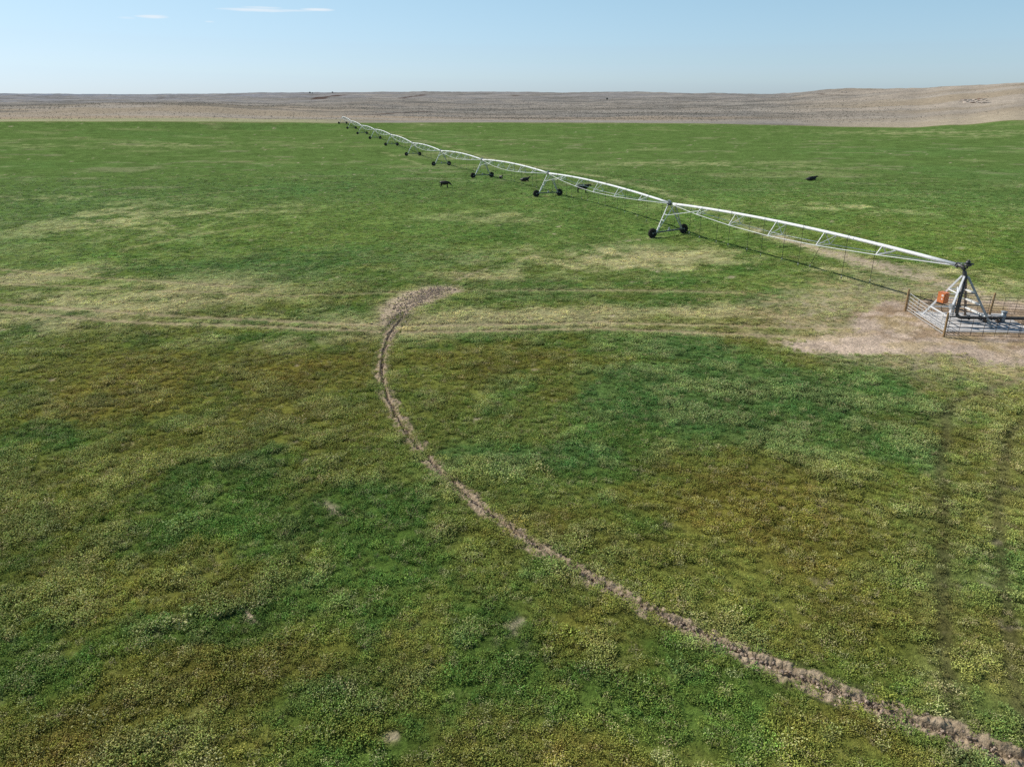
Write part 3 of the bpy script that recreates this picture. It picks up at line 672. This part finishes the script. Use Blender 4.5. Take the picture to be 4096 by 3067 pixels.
# drive towers -------------------------------------------------
WB = 4.36; WR = .56
def wheel_mesh():
    b = MB(); n = 28
    prof = [(.30, -.13), (.44, -.155), (.52, -.14), (.55, -.08), (.56, 0), (.55, .08), (.52, .14), (.44, .155), (.30, .13)]
    rings = []
    for k in range(n):
        a = 2*math.pi*k/n; rings.append([b.bm.verts.new((y_, r_*math.cos(a), r_*math.sin(a))) for r_, y_ in prof])
    for k in range(n):
        A, B_ = rings[k], rings[(k+1) % n]
        for j in range(len(prof)-1): b.bm.faces.new((A[j], A[j+1], B_[j+1], B_[j]))
        b.bm.faces.new((A[-1], A[0], B_[0], B_[-1]))
    for k in range(22):  # tread lugs
        for sgn in (-1, 1):
            a = 2*math.pi*(k+(.5 if sgn > 0 else 0))/22; M3 = Matrix.Rotation(a, 3, 'X') @ Matrix.Rotation(sgn*.5, 3, 'Z')
            c = Matrix.Rotation(a, 3, 'X') @ Vector((sgn*.075, 0, .565)); b.box(c, (.16, .045, .06), M3)
    # rim disc and hub
    b.tube((-.03, 0, 0), (.03, 0, 0), .31, n=20).tube((-.16, 0, 0), (.10, 0, 0), .09, n=12)
    o = b.build('wheel', M_RUBBER, None); me = o.data; me.materials.append(M_GALVD)
    for p in me.polygons:
        c = p.center
        if math.hypot(c.y, c.z) < .12 and c.x < -.03: p.material_index = 1
    bpy.data.objects.remove(o); return me
WHEEL = wheel_mesh()
def make_tower():
    """local origin under the pipe joint, on the ground; +Y left wheel, +X away from the pivot"""
    b = MB()   # joint at the top of the tower
    b.tube((-.28, 0, PIPE_H), (.28, 0, PIPE_H), .15, n=14).tube((-.10, 0, PIPE_H), (.04, 0, PIPE_H), .21, n=14).bar((-.15, -.35, PIPE_H-.16), (-.15, .35, PIPE_H-.16), .08)
    t = b.build('drive_tower', M_DARKSTEEL, root)
    q = MB(); q.tube((-.05, .05, PIPE_H+.12), (-.05, .05, PIPE_H+.46), .13, n=14).box((-.05, -.16, PIPE_H+.22), (.16, .16, .22)); q.build('tower_box', M_GALVD, t, False)
    for sg in (1, -1):
        foot = Vector((-.05, sg*(WB/2-.42), .66)); topA = Vector((0, sg*.14, PIPE_H-.10)); topB = Vector((-1.35, sg*.14, PIPE_H-.08))
        l = MB(); l.bar(topA, foot+Vector((.05, 0, 0)), .10).bar(topB, foot-Vector((.05, 0, 0)), .10)
        for f in (.34, .55, .78): l.bar(lerp(topA, foot+Vector((.05, 0, 0)), f), lerp(topB, foot-Vector((.05, 0, 0)), f), .065)
        l.build('leg', M_BRIGHT if sg > 0 else M_GALVD, t)  # lit left leg brighter, shaded right leg darker, put into the steel colours
        br = MB(); br.bar(lerp(topB, foot, .34), Vector((-7.0, sg*.12, PIPE_H+.12)), .06); br.build('brace', M_BRIGHT, t)
    b = MB(); b.bar((-.05, -(WB/2-.05), .62), (-.05, WB/2-.05, .62), .14, .15); b.build('base_beam', M_DARKSTEEL, t)
    b = MB(); b.tube((-.05, 0, .69), (-.05, 0, 1.02), .11, n=12).box((-.05, 0, .72), (.22, .34, .10)); b.tube((-.05, -1.7, .56), (-.05, 1.7, .56), .022); b.build('drive_motor', M_GALVD, t)
    for sg in (1, -1):
        w = bpy.data.objects.new('wheel', WHEEL); COL.objects.link(w); w.parent = t; w.location = (.16, sg*WB/2, WR); w.rotation_euler = (random.random()*6, 0, 0)
    return t
def copy_tree(o, parent):
    c = o.copy(); COL.objects.link(c); c.parent = parent
    for ch in [k for k in o.children]:
        d = ch.copy(); COL.objects.link(d); d.parent = c
        if ch.name.startswith('wheel'): d.rotation_euler = (random.random()*6, 0, 0)
    return c
tower0 = make_tower()
wpos = []
for i in range(10):
    t = tower0 if i == 0 else copy_tree(tower0, root)
    p = PIV+U*TOWER_D[i]
    # stand on the ground at the wheels
    g = [hz(*(p+N*s*WB/2)) for s in (1, -1)]
    t.location = (TOWER_D[i], 0, (g[0]+g[1])/2-Z0); t.rotation_euler = (math.atan2(g[0]-g[1], WB), 0, 0)
    wpos.append((g[0]+g[1])/2-Z0)
# spans -------------------------------------------------------
CROWN = .46
def span(i):
    x0 = td(i)+(.85 if i == 0 else .25); x1 = td(i+1)-.25
    za = 4.09 if i == 0 else wpos[i-1]+PIPE_H; zb = wpos[i]+PIPE_H
    L = x1-x0
    def pipe(x):
        f = (x-x0)/L; return za*(1-f)+zb*f+CROWN*4*f*(1-f)
    b = MB(); npt = 13
    b.poly([(x0+L*k/(npt-1), 0, pipe(x0+L*k/(npt-1))) for k in range(npt)], .14, 14)
    for k in (1, 2, 3): xx = x0+L*k/4+.1; b.tube((xx-.03, 0, pipe(xx)), (xx+.03, 0, pipe(xx)), .165, n=14)
    sp = b.build('span_pipe', M_BRIGHT, root, True)
    nodes = [x0+L*k/6+(.35) for k in range(1, 6)]
    dep = [.72, 1.18, 1.36, 1.18, .72]
    for sg in (1, -1):
        hw = [.55, .78, .86, .78, .55]
        P_ = [Vector((x0+.5, sg*.10, pipe(x0+.5)-.10))]+[Vector((x, sg*w_, pipe(x)-d_)) for x, w_, d_ in zip(nodes, hw, dep)]+[Vector((x1-.25, sg*.10, pipe(x1-.25)-.10))]
        r = MB()
        for a, c in zip(P_[:-1], P_[1:]): r.tube(a, c, .029, n=6)
        r.build('truss_rod', M_BRIGHT, sp)
    for j, (x, w_, d_) in enumerate(zip(nodes, hw, dep)):
        st = MB()
        for sg in (1, -1):
            nd_ = Vector((x, sg*w_, pipe(x)-d_)); st.bar(nd_, (x, sg*.06, pipe(x)-.09), .056); xb = x-1.5; st.bar(nd_, (xb, sg*.06, pipe(xb)-.09), .056)
        st.bar((x, -w_, pipe(x)-d_), (x, w_, pipe(x)-d_), .045); st.build('strut', M_BRIGHT, sp)
    # sprinkler drops
    nd = 13; start = 8 if i == 0 else 2.2; gap = (L-start-1.2)/(nd-1) if i else (L-start-1.2)/(nd-2)
    xs = [x0+start+gap*k for k in range(nd if i else nd-1)]
    for k, x in enumerate(xs):
        if x > x1-.6: continue
        side = .16 if k % 2 else -.16
        wp_ = PIV+U*x+N*side; zg = hz(*wp_)-Z0; zt = pipe(x); zbm = zg+1.05+.25*random.random()
        lean = (.0, 0) if not (i == 0 and k == 2) else (1.1, .5)
        d = MB(); d.poly([(x, 0, zt+.08), (x, side*.3, zt+.30), (x, side*1.0, zt+.30), (x, side*1.25, zt+.05), (x+lean[0]*.5, side*1.2+lean[1]*.5, (zt+zbm)/2), (x+lean[0], side*1.2+lean[1], zbm)], .020, 5)
        e = Vector((x+lean[0], side*1.2+lean[1], zbm)); d.tube(e, e-Vector((0, 0, .10)), .035, n=8).tube(e-Vector((0, 0, .17)), e-Vector((0, 0, .24)), .05, .07, 8)
        o = d.build('drop_hose', M_HOSE, sp)
        o.data.materials.append(M_WHITE)
        for p in o.data.polygons:
            if zbm-.105 < p.center.z < zbm+.001 and abs(p.center.x-e.x) < .05 and len(p.vertices) != 5 and abs(p.center.z-zbm+.05) < .06: p.material_index = 1
    return sp
for i in range(10): span(i)
# overhang boom past the last tower is absent in the photo; the machine ends at its last tower

# ------------------------------------------------------------------ supply pipe with valve
sp = empty('water_supply_pipe', (PX0+1, PY0, Z0)); tag(sp, 'black steel water supply pipe with upright valve on the concrete pad', 'pipe')
def l2(v): return Vector((v[0]-PX0-1, v[1]-PY0, v[2]))
A0 = Vector((PX0, PY0, 0))+vdir*.93; B0 = Vector((PX0, PY0, 0))+vdir*3.0; C0 = Vector((PX0, PY0, 0))+vdir*9
q = MB(); q.tube(l2((A0.x, A0.y, .36)), l2((C0.x, C0.y, .36)), .12, n=16)
for s in (.0, .75, .85, 1.6):
    c = A0+vdir*s; e = A0+vdir*(s+.05); q.tube(l2((c.x, c.y, .36)), l2((e.x, e.y, .36)), .18, n=16)
q.build('pipe_run', M_BLACKPIPE, sp, True)
V0 = Vector((PX0, PY0, 0))+vdir*3.35
q = MB(); q.tube(l2((V0.x, V0.y, .02)), l2((V0.x, V0.y, .82)), .17, n=16).tube(l2((V0.x, V0.y, .82)), l2((V0.x, V0.y, .88)), .22, n=16).tube(l2((V0.x, V0.y, .02)), l2((V0.x, V0.y, .10)), .22, n=16); q.build('valve', M_TEAL, sp, True)
for s in (1.2, 2.1, 4.6):
    c = A0+vdir*s; q = MB(); q.box(l2((c.x, c.y, .13)), (.10, .42, .22)); q.build('pipe_support', M_RUST, sp)
c = A0+vdir*1.25; q = MB(); q.tube(l2((c.x, c.y, .45)), l2((c.x, c.y, .72)), .035).tube(l2((c.x-.12, c.y, .72)), l2((c.x+.12, c.y, .72)), .02); q.build('gauge', M_RUST, sp)

# concrete pad
pad = MB(); bmv = pad.bm; poly = [(30.75, 49.55), (37.0, 49.15), (37.3, 54.05), (31.0, 54.60)]
vt = [bmv.verts.new((x, y, Z0+.055)) for x, y in poly]; vb = [bmv.verts.new((x, y, Z0-.3)) for x, y in poly]
bmv.faces.new(vt); 
for k in range(4): bmv.faces.new((vb[k], vb[(k+1) % 4], vt[(k+1) % 4], vt[k]))
tag(pad.build('concrete_pad', M_CONC), 'pale concrete pad under the pivot tower', None, None, 'structure')

# ------------------------------------------------------------------ panel fence
fence = empty('panel_fence', (29.9, 48.35, Z0)); tag(fence, 'welded wire panel fence on wooden posts around the pivot tower', 'fence')
FO = Vector((29.9, 48.35, 0))
def fl(x, y, z): return Vector((x, y, z))-FO
posts = [(29.9, 48.35), (30.5, 54.9), (36.35, 53.75), (42.2, 52.6), (42.0, 47.2), (38.9+.3, 47.5)]
for k, (x, y) in enumerate(posts):
    q = MB(); tx, ty = random.uniform(-.05, .05), random.uniform(-.04, .04)
    q.poly([fl(x, y, -.2), fl(x+tx*.5, y+ty*.5, .8), fl(x+tx, y+ty, 1.74)], [.085, .078, .07], 10); q.build('post', M_WOOD, fence, False)
def panel(a, b, m_, name='wire_panel', hgt=1.32, z0=.14, rails=7, r=.018, sag=0, gap=.76):
    a = Vector((*a, 0)); b = Vector((*b, 0)); L = (b-a).length; q = MB()
    zs = [z0+(hgt-.0)*((k/(rails-1))**1.12) for k in range(rails)]
    npt = 8
    for z in zs:
        q.poly([fl(*(lerp(a, b, k/npt).to_2d()), z-sag*4*(k/npt)*(1-k/npt)*(z/hgt)+.01*math.sin(k*2.1+z*5)) for k in range(npt+1)], r, 5)
    nv = max(2, int(L/gap))
    for k in range(nv+1):
        f = min(.99, max(.01, k/nv)); p = lerp(a, b, f); s_ = sag*4*f*(1-f)
        q.tube(fl(p.x, p.y, zs[0]), fl(p.x, p.y, zs[-1]-s_), r*.85, n=5)
    return q.build(name, m_, fence)
panel((30.0, 48.42), (30.58, 54.82), M_WIREG, rails=6, r=.021, hgt=1.30, sag=.10)
panel((29.98, 48.27), (34.8, 47.92), M_WIRE)
panel((34.8, 47.92), (39.2, 47.58), M_WIRE)
panel((39.2, 47.42), (42.0, 47.12), M_WIRE)
panel((30.6, 54.98), (36.30, 53.84), M_WIRE, hgt=1.25)
panel((36.4, 53.84), (42.2, 52.69), M_WIRE, hgt=1.25)
panel((42.1, 47.2), (42.3, 52.6), M_WIRE)

# ------------------------------------------------------------------ cattle
def skin_body(name, verts, edges, radii, rootv, mat, sub=2):
    me = bpy.data.meshes.new(name); me.from_pydata(verts, edges, []); me.update()
    o = bpy.data.objects.new(name, me); COL.objects.link(o); me.materials.append(mat)
    o.modifiers.new('skin', 'SKIN'); sv = me.skin_vertices[0].data
    for i, r in enumerate(radii): sv[i].radius = r if isinstance(r, tuple) else (r, r)
    for i in range(len(verts)): sv[i].use_root = (i == rootv)
    o.modifiers['skin'].use_smooth_shade = True
    s = o.modifiers.new('sub', 'SUBSURF'); s.levels = sub; s.render_levels = sub; return o
def cow_standing(name, mat, head_low=True, stride=.0, tail=.0):
    v = []; e = []; r = []
    def add(p, rad, par=None):
        v.append(p); r.append(rad)
        if par is not None: e.append((par, len(v)-1))
        return len(v)-1
    hip = add((-.60, 0, 1.06), (.36, .36)); rump = add((-.84, 0, 1.08), (.28, .28), hip)
    bel = add((-.18, 0, .96), (.44, .44), hip); rib = add((.22, 0, .96), (.46, .46), bel); sho = add((.56, 0, 1.0), (.42, .42), rib)
    hd = -.30 if head_low else .14
    n1 = add((.84, 0, 1.10+hd*.3), (.28, .28), sho); n2 = add((1.04, 0, 1.16+hd*.8), (.19, .19), n1)
    h1 = add((1.20, 0, 1.14+hd*1.15), (.17, .17), n2); h2 = add((1.36, 0, 1.02+hd*1.35), (.10, .11), h1); h3 = add((1.47, 0, .93+hd*1.4), (.085, .085), h2)
    for sg in (1, -1):
        a = add((1.14, sg*.13, 1.21+hd*1.05), .04, h1); add((1.10, sg*.27, 1.22+hd*1.05), .035, a)
        st = stride*sg
        k = add((-.64, sg*.19, .78), (.17, .16), hip); c = add((-.74+st*.5, sg*.19, .50), .105, k); d = add((-.70+st, sg*.19, .20), .075, c); add((-.68+st, sg*.19, .02), .095, d)
        k = add((.56, sg*.18, .74), (.14, .13), sho); c = add((.56-st*.5, sg*.17, .45), .09, k); d = add((.56-st, sg*.17, .20), .07, c); add((.60-st, sg*.17, .02), .09, d)
    t = add((-1.00, 0, 1.14), .05, rump); t2 = add((-1.07, 0, .85), .035, t); t3 = add((-1.06, tail, .50), .035, t2); add((-1.05, tail, .34), .055, t3)
    return skin_body(name, v, e, r, 0, mat)
def cow_lying(name, mat, head=1.0):
    v = []; e = []; r = []
    def add(p, rad, par=None):
        v.append(p); r.append(rad)
        if par is not None: e.append((par, len(v)-1))
        return len(v)-1
    hip = add((-.60, 0, .36), (.40, .40)); rump = add((-.88, 0, .28), (.22, .22), hip)
    bel = add((-.15, 0, .38), (.44, .44), hip); rib = add((.25, 0, .42), (.40, .45), bel); sho = add((.56, 0, .46), (.32, .42), rib)
    n1 = add((.80, 0, .64), (.19, .26), sho); n2 = add((.95, 0, .84*head), (.16, .20), n1); h1 = add((1.08, 0, .94*head), (.16, .18), n2); h2 = add((1.26, 0, .88*head), (.12, .12), h1); h3 = add((1.38, 0, .84*head), (.10, .09), h2)
    for sg in (1, -1):
        a = add((1.05, sg*.12, .95*head), .035, h1); add((1.01, sg*.26, .99*head), .03, a)
        k = add((-.35, sg*.36, .22), (.15, .14), hip); c = add((-.02, sg*.46, .10), .08, k); add((-.38, sg*.50, .06), .05, c)
        k = add((.70, sg*.22, .20), (.10, .10), sho); c = add((.95, sg*.24, .12), .07, k); add((.72, sg*.27, .06), .05, c)
    t = add((-1.06, .04, .30), .035, rump); add((-1.12, .16, .08), .03, t)
    return skin_body(name, v, e, r, 0, mat)
def set_cow(o, px, py, zguess, rot, sc, label, group=None):
    p = gp(px, py, zguess, 1)
    for _ in range(4): p = gp(px, py, hz(*p), 1)
    o.location = (p[0], p[1], hz(*p)+.03); o.rotation_euler = (0, 0, rot); o.scale = (sc*1.04,)*3
    tag(o, label, 'cow', group)
    # hoof-level hooves/horn detail is below a pixel; eyes and muzzle as a small part are skipped
set_cow(cow_standing('cow', M_HIDEB, True, .10, .03), 1779, 751.5, -.6, -.12, .93, 'brownish black cow walking with lowered head left of the machine', 'black cattle in the field')
set_cow(cow_standing('cow', M_HIDE, False, .03, .0), 2329, 772.5, -.3, -.08, 1.06, 'black cow standing behind the truss rods of a span', 'black cattle in the field')
set_cow(cow_lying('cow', M_HIDE, 1.0), 2098, 725.5, -.6, -.25, .95, 'black cow lying in the grass below a span with its head raised', 'black cattle in the field')
set_cow(cow_lying('calf', M_HIDE, 1.05), 2003, 713.0, -.8, -.95, .62, 'small black calf lying beside the right wheel of a tower', 'black cattle in the field')
set_cow(cow_lying('cow', M_HIDE, .93), 3243, 723.0, -.5, -.05, 1.03, 'lone black cow lying far out on the open field right of the machine', 'black cattle in the field')

# ------------------------------------------------------------------ outcrops and far trees
def outcrop(name, px0, px1, py0, py1, n, label, size, mat2=True):
    cx, cy = far_pt((px0+px1)/2, (py0+py1)/2); cz = hz(cx, cy); o0 = empty(name, (cx, cy, cz)); tag(o0, label, 'rock')
    for k in range(n):
        u = (k+.5)/n; x, y = far_pt(px0+(px1-px0)*u, py0+(py1-py0)*random.random()); z = hz(x, y)
        q = MB(); r = bmesh.ops.create_icosphere(q.bm, subdivisions=2, radius=1); 
        sx, sy, sz = size*random.uniform(.7, 1.6), size*random.uniform(.5, .9), size*random.uniform(.10, .22)
        for vv in r['verts']:
            c = vv.co; f = 1+.35*(random.random()-.5); vv.co = Vector((max(-.8, min(.8, c.x))*sx*f, max(-.8, min(.8, c.y))*sy*f, max(-.7, min(.6, c.z))*sz*1.5*f))
        bmesh.ops.transform(q.bm, matrix=Matrix.Translation((x-cx, y-cy, z-cz+sz*.3)) @ Matrix.Rotation(random.random()*3, 4, 'Z'), verts=q.bm.verts)
        q.build('boulder', M_ROCKD if (mat2 and k % 6 == 2) else M_ROCK, o0)
outcrop('rock_outcrop', 3845, 3950, 397, 414, 20, 'pale sandstone rock outcrop on the hillside at the far right', 4.2)
outcrop('rock_outcrop', 3364, 3384, 368, 371, 5, 'small pale rock patch near the crest of the distant hill', 4.5, False)
def tree(px, py, hgt, wd, label):
    x, y = far_pt(px, py); z = hz(x, y)-.3; t = empty('tree', (x, y, z)); tag(t, label, 'tree', 'distant trees on the rangeland')
    q = MB(); q.poly([(0, 0, 0), (.1*wd*.3, 0, hgt*.35), (0, 0, hgt*.7)], [hgt*.04, hgt*.03, hgt*.01], 7)
    for k in range(5):
        a = k*1.3; q.poly([(0, 0, hgt*.3), (math.cos(a)*wd*.3, math.sin(a)*wd*.3, hgt*.62)], [hgt*.02, hgt*.006], 5)
    q.build('trunk', M_BARK, t)
    q = MB()
    for k in range(420):
        a = random.random()*6.28; u = random.random()**.5; h = random.random(); rr = wd*.5*u*math.sin(math.pi*(.18+.75*h))*(.75+.35*math.sin(a*3+h*5)); s = hgt*.07*random.uniform(.6, 1.4)
        M4 = Matrix.Translation((rr*math.cos(a), rr*math.sin(a), hgt*(.22+.78*h))) @ Matrix.Rotation(random.random()*6, 4, (random.random(), random.random(), random.random()+.1))
        vs = [q.bm.verts.new(M4 @ Vector(p)) for p in ((-s, -s*.6, 0), (s, -s*.5, 0), (s*.7, s*.6, .2*s), (-s*.8, s*.6, 0))]; q.bm.faces.new(vs)
    q.build('crown', M_LEAF, t)
tree(2428, 401, 6, 6.5, 'lone dark tree on the plain right of the machine')
tree(1240, 375.5, 7, 12, 'left tree of the pair on the left skyline near an eroded bank'); tree(1250, 375.5, 5.5, 9, 'low tree just right of the left skyline tree')
tree(1330, 373.5, 6.5, 11, 'skyline tree above the eroded bank')
# utility pole beside the lone tree
x, y = far_pt(2450, 402); pz_ = hz(x, y); up = empty('utility_pole', (x, y, pz_)); tag(up, 'thin dark utility pole beside the lone tree on the plain', 'pole')
q = MB(); q.tube((0, 0, 0), (0, 0, 8.5), .2, .14, 8); q.build('pole', M_RUST, up); q = MB(); q.bar((-1.4, 0, 7.7), (1.4, 0, 7.7), .18); q.build('crossarm', M_RUST, up)

# ------------------------------------------------------------------ sky, sun, camera
EL, AZ = math.radians(39.4), math.radians(-57.7)   # sun left of and beyond the view centre
w = bpy.data.worlds.new('World'); S.world = w; w.use_nodes = True; nt = w.node_tree; nt.nodes.clear()
out = nt.nodes.new('ShaderNodeOutputWorld'); bg = nt.nodes.new('ShaderNodeBackground'); sky = nt.nodes.new('ShaderNodeTexSky')
sky.sky_type = 'NISHITA'; sky.sun_disc = False; sky.sun_elevation = EL; sky.sun_rotation = AZ; sky.altitude = 1200; sky.air_density = 1.0; sky.dust_density = 1.3; sky.ozone_density = 2.0
bg.inputs['Strength'].default_value = .12
# wispy clouds placed by direction in the real sky
L = nt.links.new; nd = nt.nodes.new
geo = nd('ShaderNodeTexCoord')
sep = nd('ShaderNodeSeparateXYZ'); L(geo.outputs['Generated'], sep.inputs[0])
def M(op, a, b=None, clamp=False):
    m = nd('ShaderNodeMath'); m.operation = op; m.use_clamp = clamp
    for i, v in enumerate((a, b)):
        if v is None: continue
        if isinstance(v, (int, float)): m.inputs[i].default_value = v
        else: L(v, m.inputs[i])
    return m.outputs[0]
azn = M('ARCTAN2', sep.outputs[0], sep.outputs[1]); eln = M('ARCSINE', sep.outputs[2])
nz = nd('ShaderNodeTexNoise'); nz.inputs['Scale'].default_value = 9; nz.inputs['Detail'].default_value = 7; nz.inputs['Roughness'].default_value = .6
cmb = nd('ShaderNodeCombineXYZ'); L(M('MULTIPLY', azn, 2.2), cmb.inputs[0]); L(M('MULTIPLY', eln, 26), cmb.inputs[1]); L(cmb.outputs[0], nz.inputs['Vector'])
total = None
def dirang(px, py):
    d = ray(px, py); return math.atan2(d[0], d[1]), math.atan2(d[2], math.hypot(d[0], d[1]))
for px, py, rx, ry, st in ((605, 67, 75, 7.5, 1.0), (1020, 41, 165, 8, .95), (1050, 31, 90, 7, .6), (1270, 40, 75, 8.5, 1.2), (1170, 43, 110, 4, .6), (838, 88, 22, 4, .5), (505, 72, 40, 6, .35)):
    a0, e0 = dirang(px, py); a1, _ = dirang(px+rx, py); _, e1 = dirang(px, py-ry)
    u = M('DIVIDE', M('SUBTRACT', azn, a0), abs(a1-a0)); v = M('DIVIDE', M('SUBTRACT', eln, e0), abs(e1-e0))
    v = M('ADD', v, M('MULTIPLY', M('SUBTRACT', nz.outputs['Fac'], .5), 2.2))
    g = M('MULTIPLY', M('SUBTRACT', 1.0, M('ADD', M('MULTIPLY', u, u), M('MULTIPLY', v, v)), True), st)
    total = g if total is None else M('MAXIMUM', total, g)
total = M('MULTIPLY', M('MULTIPLY', total, M('ADD', nz.outputs['Fac'], .45), True), .75)
mx = nd('ShaderNodeMix'); mx.data_type = 'RGBA'
hs = nd('ShaderNodeHueSaturation'); hs.inputs['Hue'].default_value = .478; hs.inputs['Saturation'].default_value = .9; hs.inputs['Value'].default_value = 1.0
L(sky.outputs[0], hs.inputs['Color'])
def CMP(c):
    # soft shoulder so the bright side of the sky keeps its colour
    a = nd('ShaderNodeVectorMath'); a.operation = 'SCALE'; L(c, a.inputs[0]); a.inputs['Scale'].default_value = KC
    b = nd('ShaderNodeVectorMath'); b.operation = 'ADD'; L(a.outputs[0], b.inputs[0]); b.inputs[1].default_value = (1, 1, 1)
    g = nd('ShaderNodeVectorMath'); g.operation = 'SCALE'; L(c, g.inputs[0]); g.inputs['Scale'].default_value = GAIN
    d = nd('ShaderNodeVectorMath'); d.operation = 'DIVIDE'; L(g.outputs[0], d.inputs[0]); L(b.outputs[0], d.inputs[1]); return d.outputs[0]
KC, GAIN = .11, 1.36
el01 = M('MULTIPLY', M('SUBTRACT', .42, eln), 2.4, True)   # paler, cooler air low over the horizon
cc = nd('ShaderNodeMix'); cc.data_type = 'RGBA'; cc.blend_type = 'MULTIPLY'; L(el01, cc.inputs[0]); L(CMP(hs.outputs[0]), cc.inputs[6]); cc.inputs[7].default_value = (1.0, 1.13, 1.38, 1)
fin = nd('ShaderNodeMix'); fin.data_type = 'RGBA'; fin.blend_type = 'MULTIPLY'; fin.inputs[0].default_value = 1; fin.inputs[7].default_value = (.90, 1.01, 1.02, 1); hi = M('MULTIPLY', M('SUBTRACT', eln, .16), 2.2, True); up_ = nd('ShaderNodeMix'); up_.data_type = 'RGBA'; up_.blend_type = 'MULTIPLY'; L(hi, up_.inputs[0]); L(cc.outputs[2], up_.inputs[6]); up_.inputs[7].default_value = (.36, .46, .62, 1); L(up_.outputs[2], fin.inputs[6]); L(fin.outputs[2], mx.inputs[6]); mx.inputs[7].default_value = (7.2, 7.6, 8.0, 1); L(total, mx.inputs[0])
L(mx.outputs[2], bg.inputs[0]); L(bg.outputs[0], out.inputs[0])
sl = bpy.data.lights.new('sun', 'SUN'); sl.energy = 5.0; sl.angle = math.radians(.53); sl.color = (1, .95, .87)
so = bpy.data.objects.new('sun', sl); COL.objects.link(so); so.location = (-40, 60, 60)
sd = Vector((math.sin(AZ)*math.cos(EL), math.cos(AZ)*math.cos(EL), math.sin(EL))); so.rotation_euler = sd.to_track_quat('Z', 'Y').to_euler()
cam = bpy.data.cameras.new('camera'); co = bpy.data.objects.new('camera', cam); COL.objects.link(co); S.camera = co
co.location = (0, 0, H); co.rotation_euler = (math.pi/2-PITCH, 0, 0); cam.sensor_width = 36; cam.sensor_fit = 'HORIZONTAL'; cam.lens = 36*F/W; cam.clip_start = .5; cam.clip_end = 30000
S.view_settings.view_transform = 'Standard'; S.view_settings.look = 'None'; S.view_settings.exposure = 0; S.view_settings.gamma = 1
S.cycles.use_denoising = False; S.cycles.max_bounces = 5; S.cycles.diffuse_bounces = 2
